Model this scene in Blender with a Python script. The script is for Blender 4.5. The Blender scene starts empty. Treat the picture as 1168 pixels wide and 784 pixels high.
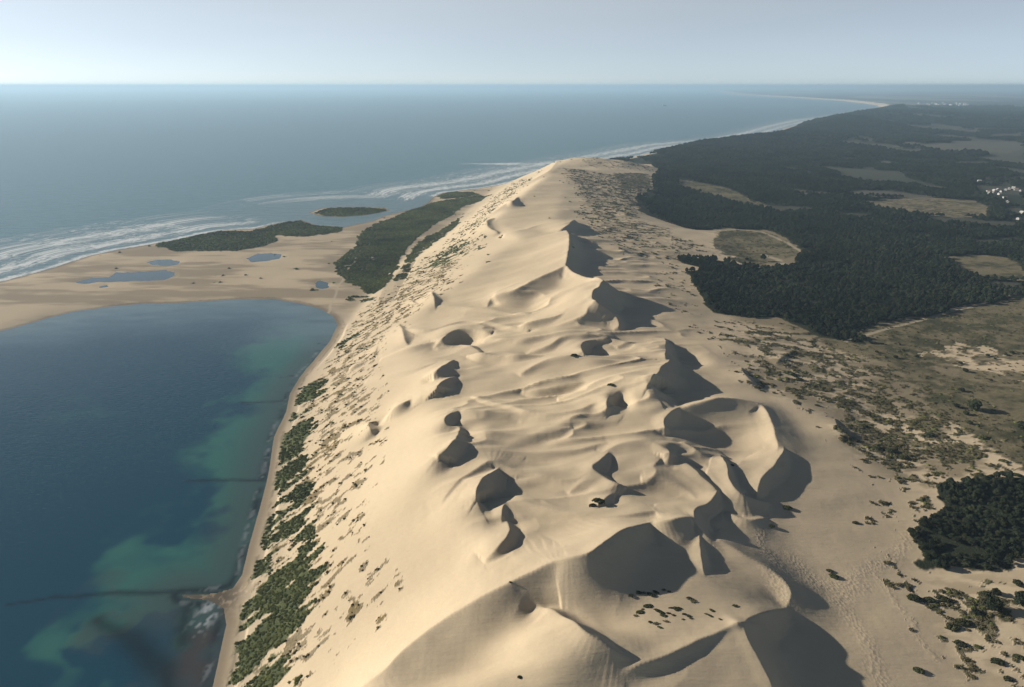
import bpy, math, random
import numpy as np
from mathutils import Vector
random.seed(7); rng = np.random.default_rng(7)
S = bpy.context.scene
COL = S.collection
R = math.radians

# ------------------------------------------------------------------ camera
H = 350.0; PITCH = R(20.7); F = 779.0; CX, CY = 584.0, 392.0
cp, sp = math.cos(PITCH), math.sin(PITCH)
def ray(u, v):
    a = (u-CX)/F; b = (CY-v)/F
    return np.array([a, cp + b*sp, -sp + b*cp])       # world direction
def at(u, v, z=0.0):
    d = ray(u, v); t = (z-H)/d[2]
    return np.array([d[0]*t, d[1]*t])
def project(x, y, z):
    dz = z-H
    dep = y*cp - dz*sp
    return CX + F*x/dep, CY - F*(y*sp + dz*cp)/dep

cam = bpy.data.cameras.new('camera'); camo = bpy.data.objects.new('camera', cam); COL.objects.link(camo)
camo.location = (0, 0, H); camo.rotation_euler = (R(90)-PITCH, 0, 0)
cam.sensor_width = 36; cam.lens = 36*F/1168; cam.clip_start = 1; cam.clip_end = 300000
S.camera = camo

# ------------------------------------------------------------------ noise
_perm = rng.random((256, 256)).astype(np.float32)
def vnoise(x, y):
    xi = np.floor(x).astype(np.int64); yi = np.floor(y).astype(np.int64)
    fx = x-xi; fy = y-yi
    fx = fx*fx*fx*(fx*(fx*6-15)+10); fy = fy*fy*fy*(fy*(fy*6-15)+10)
    a = _perm[xi & 255, yi & 255]; b = _perm[(xi+1) & 255, yi & 255]
    c = _perm[xi & 255, (yi+1) & 255]; d = _perm[(xi+1) & 255, (yi+1) & 255]
    return (a*(1-fx)+b*fx)*(1-fy)+(c*(1-fx)+d*fx)*fy
def fbm(x, y, o=4, gain=.5):
    s = 0; a = 1; n = 0
    for i in range(o):
        s = s+a*vnoise(x*2**i+17.3*i, y*2**i-9.1*i); n += a; a *= gain
    return s/n
def sstep(a, b, x):
    t = np.clip((x-a)/(b-a), 0, 1); return t*t*(3-2*t)
def gblur(A, s):
    r = int(max(1, math.ceil(2.5*s))); k = np.exp(-.5*(np.arange(-r, r+1)/s)**2); k /= k.sum()
    for ax in (0, 1):
        P = np.pad(A, [(r, r) if i == ax else (0, 0) for i in (0, 1)], mode='edge')
        B = np.zeros_like(A)
        for i, w in enumerate(k):
            B += w*(P[i:i+A.shape[0], :] if ax == 0 else P[:, i:i+A.shape[1]])
        A = B
    return A
class Raster:
    def __init__(s, x0, y0, dx, dy, A): s.x0, s.y0, s.dx, s.dy, s.A = x0, y0, dx, dy, A
    def __call__(s, x, y):
        A = s.A
        fx = np.clip((x-s.x0)/s.dx, 0, A.shape[1]-1.001); fy = np.clip((y-s.y0)/s.dy, 0, A.shape[0]-1.001)
        xi = fx.astype(int); yi = fy.astype(int); fx = fx-xi; fy = fy-yi
        return (A[yi, xi]*(1-fx)+A[yi, xi+1]*fx)*(1-fy)+(A[yi+1, xi]*(1-fx)+A[yi+1, xi+1]*fx)*fy

# ------------------------------------------------------------------ the long body of the dune: cross-sections x,z at each y
ROWS = [
 (100, [(-178,0),(-145,8),(-100,43),(60,58),(160,36),(250,28),(900,26)]),
 (240, [(-180,0),(-147,8),(-80,51),(60,60),(172,38),(255,28),(900,26)]),
 (330, [(-187,0),(-152,8),(0,61),(80,63),(188,38),(270,28),(900,25)]),
 (470, [(-216,0),(-180,8),(-62,60),(100,60),(217,41),(325,28),(900,25)]),
 (560, [(-232,0),(-197,8),(-60,58),(120,62),(252,44),(360,28),(900,25)]),
 (700, [(-258,0),(-222,8),(-90,52),(90,64),(228,47),(400,28),(1000,25)]),
 (830, [(-268,0),(-235,7),(-130,42),(60,62),(230,49),(420,28),(1100,25)]),
 (950, [(-270,0),(-240,7),(-140,38),(100,66),(225,52),(300,34),(1100,25)]),
 (1130,[(-262,0),(-235,7),(-60,60),(110,72),(240,54),(420,32),(1100,25)]),
 (1320,[(-255,2),(-225,8),(20,76),(105,80),(260,55),(480,30),(1200,25)]),
 (1500,[(-225,2),(-190,8),(-40,70),(90,76),(260,56),(480,30),(1200,25)]),
 (1700,[(-184,2),(-150,8),(0,78),(120,78),(300,56),(400,32),(1300,25)]),
 (1900,[(-155,2),(-120,8),(45,84),(140,80),(300,58),(400,35),(1400,25)]),
 (2400,[(-85,2),(-50,8),(165,92),(220,88),(340,76),(520,50),(1500,28)]),
 (2700,[(-30,2),(5,8),(215,90),(300,95),(440,80),(580,45),(1500,28)]),
 (2950,[(60,2),(95,8),(300,50),(400,45),(500,40),(600,35),(1500,30)]),
 (3400,[(250,2),(290,10),(400,28),(500,30),(700,30),(900,30),(1600,30)]),
]
mx = np.arange(-500, 1600, 4.0); my = np.arange(100, 3500, 6.0)
ry = np.array([r[0] for r in ROWS], float)
KX = np.array([[p[0] for p in r[1]] for r in ROWS], float); KZ = np.array([[p[1] for p in r[1]] for r in ROWS], float)
M = np.zeros((len(my), len(mx)))
for i, yy in enumerate(my):
    M[i] = np.interp(mx, [np.interp(yy, ry, KX[:, k]) for k in range(7)], [np.interp(yy, ry, KZ[:, k]) for k in range(7)])
M = gblur(M, 2.6)
macroR = Raster(mx[0], my[0], 4.0, 6.0, M)
DIPS = [(822,490,52,20,9,58),(650,745,75,26,-8,62),(590,790,80,20,-6,58),(605,348,38,8,5,62),(530,389,22,8,8,48),(566,411,18,6,5,56),(632,446,34,6,6,60),(682,400,18,7,6,62),(782,403,24,8,6,55),(708,464,13,8,6,60),(525,497,24,10,5,58),(455,386,12,7,4,42),(720,465,25,8,4,58),(600,505,50,12,3,60),(640,610,45,10,2,62),(760,560,45,12,3,58)]
def footx(y): return np.interp(y, ry, KX[:, 0])
def macro(x, y):
    z = macroR(x, y)
    a = 5.0*(fbm((x+.25*y)/120, (y-.25*x)/52, 3, .42)-.5)
    w = sstep(10, 45, z)*(.12+.88*sstep(-25, 25, x-np.interp(y, ry, KX[:, 2])))
    rg = 1-np.abs(2*fbm((x*.85+y*.35)/105+11, (y*.95-x*.3)/42+3, 3, .45)-1)*2.2
    a = a+(.5+3.1*sstep(380, 540, y))*(1-.9*sstep(930, 1060, y)*(1-sstep(60, 150, x-np.interp(y, [1000, 1500, 2400], [0, 20, 150]))))*(1-.5*sstep(1300, 1700, y))*(np.clip(rg, 0, 1)**2-.35)*sstep(44, 58, z)
    for u, v, ru, rv, dp, zz in DIPS:
        c = at(u, v, zz); ex = at(u+ru, v, zz)[0]-c[0]; ey = at(u, v-rv, zz)[1]-c[1]
        q = ((x-c[0])/ex)**2+((y-c[1])/ey)**2
        a = a-dp*np.exp(-q**1.5)
    return z + a*w
def onland(u, v, h=0.0):
    z = 50.0
    for _ in range(60):
        p = at(u, v, z); z = .6*z+.4*(float(macro(np.array([p[0]]), np.array([p[1]]))[0])+h)
    return at(u, v, z), z

# ------------------------------------------------------------------ crests traced as (u, v, height of crest above the body); side of the slip face
RIDGES = [
 # pts, side, slip slope, windward length
 ([(412,784,13,.46),(437,765,16,.46),(462,740,17,.46),(500,711,17,.46),(545,682,18.2,.46),(575,667,18.8,.54),(590,659,19.6,.62),(605,652,20.8,.68),(630,640,22.8,.70),(650,636,24.2,.68),(672,630,24.4,.66),(692,616,22.5,.66),(712,603,19,.66),(735,598,12,.6),(757,594,4,.6)], 'R', .66, 80),
 ([(608,690,3),(620,693,8),(634,698,12),(665,717,12),(692,734,9),(720,752,5)], 'L', .62, 65),
 ([(790,590,6),(797,610,8),(800,635,8),(803,655,6),(806,672,1)], 'L', .62, 30),
 ([(817,561,8),(808,573,8),(794,580,10),(792,590,11),(797,602,10),(812,616,8),(824,622,5)], 'L', .62, 45),
 ([(815,616,7),(835,624,8),(865,642,8),(885,655,8),(900,672,8),(898,688,6),(890,697,4)], 'L', .22, 40),
 ([(895,694,6),(870,699,13),(852,708,14),(852,722,15),(862,745,14),(872,765,13),(882,786,12),(892,810,11),(905,850,12)], 'L', .66, 110),
 ([(850,710,16),(830,716,14),(800,729,12),(760,746,9),(722,762,6),(700,776,2)], 'L', .50, 50),
 ([(822,520,3),(829,532,8),(833,548,10),(845,562,10),(862,569,6),(880,574,1)], 'L', .62, 30),
 ([(893,512,6),(889,524,10),(878,536,10),(868,548,9),(864,560,5)], 'L', .66, 40),
 ([(758,491,4),(757,479,12),(766,469,13),(780,464,8),(795,460,3)], 'R', .62, 40),
 ([(766,471,6),(780,465,11),(795,460,14),(822,454,14),(842,455,13),(862,459,10),(872,465,8),(879,478,7),(884,495,7),(887,507,6),(882,517,4),(867,521,2)], 'R', .36, 50),
 ([(697,473,3),(692,465,8),(693,456,12),(702,449,14),(716,446,12),(742,448,8),(770,451,4)], 'R', .62, 45),
 ([(540,452,2),(575,462,5),(610,471,8),(650,469,10),(675,462,7),(690,458,4)], 'R', .33, 45),
 ([(768,408,6),(759,414,15),(752,424,22),(744,431,23),(745,440,17),(750,447,5)], 'L', .66, 110),
 ([(758,386,4),(760,395,12),(759,405,14),(760,411,10)], 'L', .62, 60),
 ([(690,386,5),(674,388,6),(664,392,10),(665,400,11),(670,406,4)], 'L', .62, 45),
 ([(555,351,4),(559,342,9),(567,336,16),(587,330,18),(607,320,18),(630,310,18),(645,304,18)], 'R', .42, 90),
 ([(635,266,5),(643,260,12),(650,255,18),(655,251,12)], 'R', .6, 120),
 ([(646,263,14),(649,268,18),(649,280,22),(647,292,22),(645,303,20)], 'L', .62, 120),
 ([(645,303,19),(652,309,18),(662,314,18),(675,317,22),(688,320,28)], 'L', .62, 60),
 ([(688,320,28),(683,327,28),(677,331,28),(675,338,28),(681,344,25),(690,350,22),(699,357,18),(705,364,12),(706,371,7),(700,376,2)], 'L', .66, 100),
 ([(675,338,24),(660,350,14),(637,359,12),(612,365,11),(598,369,9),(590,372,3)], 'L', .5, 70),
 ([(562,249,4),(555,252,14),(557,259,15),(566,264,8)], 'L', .62, 90),
 ([(570,233,3),(578,230,12),(584,229,17),(590,225,4)], 'R', .62, 100),
 ([(575,223,2),(600,209,8),(617,200,10),(630,191,11),(640,186,8)], 'R', .3, 100),
 ([(492,333,3),(494,337,12),(496,344,11)], 'L', .62, 60),
 ([(468,342,2),(473,345,7),(478,349,6)], 'L', .62, 60),
 ([(455,370,2),(459,377,11),(461,386,11),(466,396,3)], 'L', .6, 60),
 ([(500,392,7),(505,386,14),(513,380,18),(524,376,18),(540,376,14),(555,379,6)], 'R', .66, 60),
 ([(498,394,4),(520,393,6),(538,395,6),(548,402,4)], 'L', .45, 45),
 ([(540,404,6),(556,404,13),(580,405,13),(615,406,5)], 'R', .62, 35),
 ([(516,411,5),(503,418,14),(495,426,14),(493,434,5)], 'L', .62, 70),
 ([(520,430,2),(508,433,11),(499,440,13),(500,446,6)], 'L', .64, 60),
 ([(600,447,4),(615,444,10),(640,440,11),(665,437,6)], 'R', .55, 50),
 ([(470,455,3),(458,460,12),(447,467,11),(441,474,2)], 'L', .62, 60),
 ([(432,480,2),(421,482,10),(422,490,9),(426,498,2)], 'L', .6, 45),
 ([(532,468,4),(520,469,9),(510,473,13),(506,480,15),(512,486,13),(523,487,13),(523,493,14),(517,502,16),(510,512,16),(500,520,16),(498,524,13),(505,528,10)], 'L', .64, 90),
 ([(500,580,2),(507,567,7),(520,552,9),(535,540,10),(550,530,11),(560,526,11),(575,531,8),(595,537,5),(640,539,2)], 'R', .42, 75),
 ([(568,535,7),(557,541,13),(548,548,17),(543,558,18),(543,568,14),(549,574,6)], 'L', .66, 45),
 ([(545,577,3),(560,575,5),(585,572,6),(610,570,4)], 'L', .35, 40),
 ([(580,572,3),(574,577,7),(572,587,7),(571,596,3)], 'L', .58, 45),
 ([(578,597,5),(580,604,10),(576,614,13),(566,626,12),(554,640,7),(551,647,2)], 'L', .62, 75),
 ([(577,651,2),(569,656,4),(565,661,2)], 'L', .55, 25),
 ([(745,508,1),(758,511,4),(765,517,6),(764,523,5),(757,528,1)], 'L', .6, 30),
 ([(770,522,2),(785,530,5),(800,543,6),(812,553,7),(817,560,6)], 'L', .6, 45),
 ([(692,517,4),(682,526,9),(676,533,9),(688,543,6),(702,550,5),(718,558,1)], 'L', .6, 50),
 ([(700,590,3),(735,584,5),(750,584,6),(759,589,7),(760,596,4)], 'L', .55, 35),
 ([(612,570,1),(625,574,4),(640,580,3)], 'L', .6, 30),
 ([(700,562,2),(690,568,6),(683,575,6),(685,581,2)], 'L', .6, 30),
 ([(845,420,2),(850,427,7),(858,434,7),(868,440,2)], 'L', .45, 60),
 ([(952,478,2),(958,488,6),(972,498,3)], 'L', .4, 50),
 ([(706,283,1),(716,289,3),(728,291,2)], 'L', .3, 40),
 ([(418,413,1),(406,416,5),(400,422,2)], 'L', .6, 40),
 ([(432,392,1),(429,399,5),(430,405,2)], 'L', .6, 40),
 ([(905,400,2),(890,408,5),(886,414,3)], 'L', .4, 50),
 ([(738,598,8),(762,594,14),(785,590,14),(797,598,9)], 'R', .42, 40),
 ([(420,434,2),(450,426,6),(480,419,6),(497,414,3)], 'R', .4, 50),
 ([(604,403,2),(625,394,6),(642,384,7),(668,381,6),(700,384,3)], 'R', .4, 45),
 ([(596,425,3),(620,411,8),(645,406,9),(690,410,8),(730,409,8),(752,408,7)], 'R', .38, 45),
 ([(526,468,8),(550,468,9),(590,472,4)], 'R', .42, 40),
 ([(524,488,8),(560,492,8),(620,494,6),(650,488,2)], 'R', .38, 45),
 ([(530,511,6),(560,513,7),(600,516,6),(650,514,5),(688,506,3)], 'R', .35, 45),
 ([(588,572,5),(630,580,6),(670,587,7),(710,588,7),(745,583,5)], 'R', .35, 40),
 ([(598,634,2),(625,622,6),(650,610,6),(680,602,3)], 'R', .34, 40),
 ([(690,515,3),(712,505,7),(742,505,7),(762,514,5)], 'R', .40, 35),
 ([(470,353,3),(520,350,6),(560,353,5),(600,357,3)], 'R', .42, 60),
 ([(462,376,6),(490,376,6),(530,366,6),(570,370,5),(600,376,3)], 'R', .42, 50),
 ([(556,386,4),(590,388,6),(630,385,4)], 'R', .4, 45),
 ([(438,408,3),(465,397,8),(484,392,8),(500,391,6)], 'R', .48, 45),
 ([(578,266,7),(600,261,7),(640,251,4)], 'L', .3, 120),
 ([(548,251,3),(564,241,9),(580,231,12)], 'R', .35, 100),
 ([(650,560,2),(668,548,5),(690,545,4)], 'R', .4, 30),
 ([(830,585,2),(850,592,5),(872,592,3)], 'L', .4, 30),
 ([(735,545,2),(760,548,5),(785,560,5),(795,572,3)], 'R', .38, 35),
 ([(640,455,2),(665,449,5),(688,448,4)], 'R', .42, 35),
 ([(705,395,2),(725,390,4),(748,392,3)], 'R', .4, 35),
 ([(600,540,2),(640,547,5),(672,545,3)], 'R', .36, 40),
 ([(780,505,2),(800,516,4),(826,520,3)], 'R', .4, 30),
]
RW = []
for pts, side, slope, L in RIDGES:
    P = []
    for q4 in pts:
        u, v, h = q4[:3]; slp = q4[3] if len(q4) > 3 else slope
        h = h*(.76 if h < 20 else .88 if h > 24 else .76+.12*(h-20)/4)
        p, z = onland(u, v, h); P.append((p[0], p[1], h, slp))
    P = np.array(P)
    for end in (0, -1):                      # run each crest out to nothing
        if P[end, 2] > .3:
            q = P[1 if end == 0 else -2]; d = P[end, :2]-q[:2]; d /= np.linalg.norm(d)+1e-9
            new = np.array([*(P[end, :2]+d*P[end, 2]*2.2), 0.0, P[end, 3]])
            P = np.vstack([new, P]) if end == 0 else np.vstack([P, new])
    Q = []
    E = np.vstack([2*P[0]-P[1], P, 2*P[-1]-P[-2]])
    for i in range(1, len(E)-2):
        for t in np.linspace(0, 1, 6, endpoint=False):
            a, b, c, d = E[i-1], E[i], E[i+1], E[i+2]
            Q.append(.5*((2*b)+(c-a)*t+(2*a-5*b+4*c-d)*t*t+(3*b-a-3*c+d)*t**3))
    Q.append(P[-1]); Q = np.array(Q); Q[:, 2] = np.maximum(Q[:, 2], 0)
    RW.append((Q, side, slope, L))

def polydist(x, y, Q):
    """nearest distance to the polyline, signed side (+ = right of travel), index+t"""
    best = np.full(x.shape, 1e18); sgn = np.zeros(x.shape); par = np.zeros(x.shape)
    A_ = np.array([[q[0], q[1]] for q in Q], float); dd = np.diff(A_, axis=0); dd /= np.linalg.norm(dd, axis=1)[:, None]+1e-12
    T = np.vstack([dd[:1], dd[:-1]+dd[1:], dd[-1:]])
    for i in range(len(Q)-1):
        ax, ay = Q[i][0], Q[i][1]; bx, by = Q[i+1][0]-ax, Q[i+1][1]-ay
        l2 = bx*bx+by*by+1e-12
        px, py = x-ax, y-ay
        t = np.clip((px*bx+py*by)/l2, 0, 1)
        dx, dy = px-t*bx, py-t*by
        d = dx*dx+dy*dy
        m = d < best
        best = np.where(m, d, best); par = np.where(m, i+t, par)
        sgn = np.where(m, np.sign(dx*(T[i][1]*(1-t)+T[i+1][1]*t)-dy*(T[i][0]*(1-t)+T[i+1][0]*t)), sgn)
    return np.sqrt(best), sgn, par

def ridges_raw(x, y):
    """crests over the body, as a smooth maximum; and the distance to the nearest crest"""
    out = np.zeros(x.shape); near = np.full(x.shape, 99.0)
    wx = x+1.6*(vnoise(x/19, y/19)-.5)+.7*(vnoise(x/6, y/6)-.5); wy = y+1.6*(vnoise(x/19+40, y/19+9)-.5)
    for Q, side, slope, L in RW:
        hm = Q[:, 2].max(); reach = max(L, hm/Q[:, 3].min()+8)
        m = (x > Q[:, 0].min()-reach) & (x < Q[:, 0].max()+reach) & (y > Q[:, 1].min()-reach) & (y < Q[:, 1].max()+reach)
        if not m.any(): continue
        d, s, t = polydist(wx[m], wy[m], Q)
        h = np.interp(t, np.arange(len(Q)), Q[:, 2]); slope = np.interp(t, np.arange(len(Q)), Q[:, 3])
        lee = (s > 0) if side == 'R' else (s < 0)
        Lh = L*(.35+.65*h/hm)
        a = h-slope*d; k = 1.2
        rl = np.where(a > 8, a, k*np.log1p(np.exp(np.clip(a/k, -30, 30))))*np.clip(h/1.0, 0, 1)
        rwd = h*np.clip(1-d/Lh, 0, 1)**1.55
        r = np.where(lee, rl, rwd)
        o = out[m]; k2 = 1.6
        hh = np.clip(.5+.5*(r-o)/k2, 0, 1)
        out[m] = o*(1-hh)+r*hh+k2*hh*(1-hh)*np.clip(r, 0, 1)
        near[m] = np.minimum(near[m], d+6*(1-np.clip(h/3, 0, 1)))
    return out, near
_bx, _by = np.meshgrid(np.arange(-380, 560, 2.0), np.arange(180, 2700, 2.5))
_r0, _ = ridges_raw(_bx.ravel(), _by.ravel())
soft = Raster(-380, 180, 2.0, 2.5, gblur(_r0.reshape(_bx.shape), 3.6))
def ridges(x, y):
    r, near = ridges_raw(x, y)
    inr = sstep(0, 20, y-180)*sstep(0, 20, 2690-y)
    w = sstep(3, 20, near)*inr
    return r*(1-w)+soft(x, y)*w

# ------------------------------------------------------------------ coast
lag = [(242,784),(258,712),(255,694),(238,686),(208,682),(205,679),(238,677),(264,671),(276,655),(285,620),(296,580),(305,540),(313,500),(326,470),(330,450),(343,430),(362,408),(376,390),(385,372),(380,362),(366,353),(340,346),(310,342),(270,342),(200,346),(160,347),(120,351),(85,356),(60,362),(30,371),(0,379)]
seap = [(0,322),(30,314),(60,306),(100,292),(140,284),(180,277),(215,270),(250,263),(290,261),(320,254),(345,251),(362,257),(392,259),(425,252),(440,246),(465,240),(480,236),(489,231),(494,225),(505,220),(520,218),(545,215),(570,211),(600,203),(640,194),(700,183),(735,176),(768,168),(805,164),(840,161),(875,154),(906,144),(930,138),(950,135.5),(975,131),(1004,125),(1000,120.5),(985,118.5),(961,115.5),(913,112.5),(870,110),(837,108)]
LAND = [(-176.0, -200.0), (-176.0, 100.0)]+[tuple(at(u, v)) for u, v in lag]+[(-3000, 900), (-9000, 900), (-9000, 1150), (-3000, 1250)]+[tuple(at(u, v)) for u, v in seap]+[(16000, 60000), (22000, 120000), (140000, 120000), (140000, -200)]
LAND = np.array(LAND)
LANDC = np.vstack([LAND, LAND[:1]])
ISLET = np.array([tuple(at(u, v)) for u, v in [(352,243),(365,238),(385,236),(420,236),(440,237),(447,240),(435,243),(415,246),(390,248),(365,247)]])
def inside(x, y, P):
    c = np.zeros(x.shape, bool); n = len(P)
    for i in range(n):
        x0, y0 = P[i]; x1, y1 = P[(i+1) % n]
        if y0 == y1: continue
        m = ((y0 > y) != (y1 > y)) & (x < (x1-x0)*(y-y0)/(y1-y0)+x0)
        c ^= m
    return c
def coast(x, y):
    """distance from the waterline, + on land, and a coordinate along the coast"""
    r = np.sqrt(x*x+y*y)
    w = np.clip(r/900, .3, 6)
    wx = x+w*7*(fbm(x/(40*w), y/(40*w), 4, .6)-.5); wy = y+w*7*(fbm(x/(40*w)+31, y/(40*w)+7, 4, .6)-.5)
    d, s, t = polydist(wx, wy, LANDC[1:-2])
    inn = inside(wx, wy, LAND)
    seg = np.concatenate([[0], np.cumsum(np.linalg.norm(np.diff(LANDC[1:-2], axis=0), axis=1))])
    al = np.interp(t, np.arange(len(seg)), seg)
    sd = np.where(inn, d, -d)
    near = (x > -1200) & (x < 400) & (y > 1300) & (y < 2600)
    if near.any():
        P = np.vstack([ISLET, ISLET[:1]])
        d2, _, _ = polydist(wx[near], wy[near], P); i2 = inside(wx[near], wy[near], ISLET)
        sd[near] = np.maximum(sd[near], np.where(i2, d2, -d2))
    return sd, al

# hollows holding the tidal pools: (outline in the photo, water level)
POOLS = [
 [(84,322),(105,317),(125,316),(132,310),(150,311),(172,309),(188,308),(200,311),(198,316),(186,320),(165,321),(150,321),(130,322),(112,322),(98,324)],
 [(166,299),(180,296),(196,296),(206,298),(203,302),(190,304),(172,302)],
 [(280,295),(292,290),(308,289),(322,290),(320,295),(305,298),(288,300)],
 [(358,323),(366,320),(374,322),(376,328),(368,330),(360,329)],
 [(112,327),(122,325),(124,328),(115,329)],
]
PW = [np.array([tuple(at(u, v, 1.0)) for u, v in p]) for p in POOLS]
HILLS = [(4800,9200,480,82),(2650,6000,500,62),(1650,4650,420,36),(900,3400,260,14),(3800,7600,700,55),(5200,5600,700,24),(2500,3800,420,14)]

def seadepthlift(x, y, sd):
    return -np.clip(-sd*.06, 0, 9)
def height(x, y):
    sd, al = coast(x, y)
    r = np.sqrt(x*x+y*y)
    # flat coastal land
    flat = 1.7*sstep(0, 45, sd)+.5*(fbm(x/60, y/60, 3)-.5)*sstep(15, 60, sd)
    inl = 26+10*(fbm(x/400+3, y/400, 3)-.5)*sstep(2500, 4000, y)
    for hx, hy, s, hh in HILLS:
        inl = inl+hh*np.exp(-((x-hx)**2+(y-hy)**2)/(2*s*s))
    cl = np.minimum(inl, .22*np.maximum(sd-35, 0)+2.0)
    far = np.where(y > 2600, cl, flat)
    near = (y < 3450) & (x > -480) & (x < 1590) & (y > 90)
    z = np.where(y > 3000, cl, np.where(x > 1500, inl, flat))
    if near.any():
        xn, yn = x[near], y[near]
        m = macro(xn, yn); fx = footx(yn)
        rz = ridges(xn, yn)
        mid = m+rz+.18*(fbm(xn/9, yn/9, 3)-.5)*sstep(12, 30, m)
        w = sstep(-12, 22, xn-fx)
        z1 = flat[near]*(1-w)+mid*w
        z1 = z1*(1-sstep(2850, 3400, yn))+cl[near]*sstep(2850, 3400, yn)
        wi = sstep(1200, 1580, xn)
        z1 = z1*(1-wi)+inl[near]*wi
        z[near] = z1
    # beach ramp and sea bed
    z = np.minimum(z, .12*np.maximum(sd, 0)+.02+np.where(sd > 14, (sd-14)*.6, 0))
    z = np.where(sd < 0, seadepthlift(x, y, sd)-.02, z)
    for P in PW:
        c = P.mean(0); m = (abs(x-c[0]) < 160) & (abs(y-c[1]) < 160)
        if m.any():
            Pc = np.vstack([P, P[:1]]); wx = x[m]+5*(fbm(x[m]/15, y[m]/15, 2)-.5); wy = y[m]+9*(fbm(x[m]/15+8, y[m]/15, 2)-.5)
            d, _, _ = polydist(wx, wy, Pc); i = inside(wx, wy, P)
            q = np.where(i, -d, d)
            z[m] = np.minimum(z[m], 1.02+.06*q)
    return z, sd, al
def hgt(x, y): return height(np.array([float(x)]), np.array([float(y)]))[0][0]
def ground_at(u, v):
    z = 40.0
    # march the view ray down until it meets the ground
    d = ray(u, v)
    t0 = (110-H)/d[2]; t1 = (-1-H)/d[2]
    ts = np.linspace(t0, t1, 400)
    zz = height(d[0]*ts, d[1]*ts)[0]; rz = H+d[2]*ts
    i = np.argmax(rz < zz)
    return d[0]*ts[i], d[1]*ts[i], zz[i]

# ------------------------------------------------------------------ grids
def fan_rows(y0, segs):
    ys = [y0]
    for end, k in segs:
        while ys[-1] < end: ys.append(ys[-1]+max(.6, (ys[-1]+150)*k))
    return np.array(ys)
def fan_grid(ys, cols, apex=-150.0):
    X = (ys[:, None]-apex)*cols[None, :]
    Y = np.repeat(ys[:, None], len(cols), 1)
    return X, Y
def grid_mesh(name, X, Y, Z, mat, keep=None, attrs=None, colors=None):
    nr, nc = X.shape
    me = bpy.data.meshes.new(name)
    idx = np.arange(nr*nc).reshape(nr, nc)
    q = np.stack([idx[:-1, :-1], idx[:-1, 1:], idx[1:, 1:], idx[1:, :-1]], -1).reshape(-1, 4)
    if keep is not None: q = q[keep.reshape(-1)]
    used = np.unique(q); remap = np.full(nr*nc, -1); remap[used] = np.arange(len(used)); q = remap[q]
    co = np.stack([X.ravel(), Y.ravel(), Z.ravel()], 1)[used].astype(np.float32)
    me.vertices.add(len(co)); me.vertices.foreach_set('co', co.ravel())
    me.loops.add(q.size); me.loops.foreach_set('vertex_index', q.ravel().astype(np.int32))
    me.polygons.add(len(q)); me.polygons.foreach_set('loop_start', np.arange(0, q.size, 4, dtype=np.int32))
    me.update(calc_edges=True)
    me.polygons.foreach_set('use_smooth', np.ones(len(q), bool))
    for k, A in (attrs or {}).items():
        a = me.attributes.new(k, 'FLOAT', 'POINT'); a.data.foreach_set('value', A.ravel()[used].astype(np.float32))
    for k, A in (colors or {}).items():
        a = me.attributes.new(k, 'FLOAT_COLOR', 'POINT')
        C4 = np.ones((len(used), 4), np.float32); C4[:, :3] = A.reshape(-1, 3)[used]
        a.data.foreach_set('color', C4.ravel())
    me.materials.append(mat)
    o = bpy.data.objects.new(name, me); COL.objects.link(o)
    return o

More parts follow.
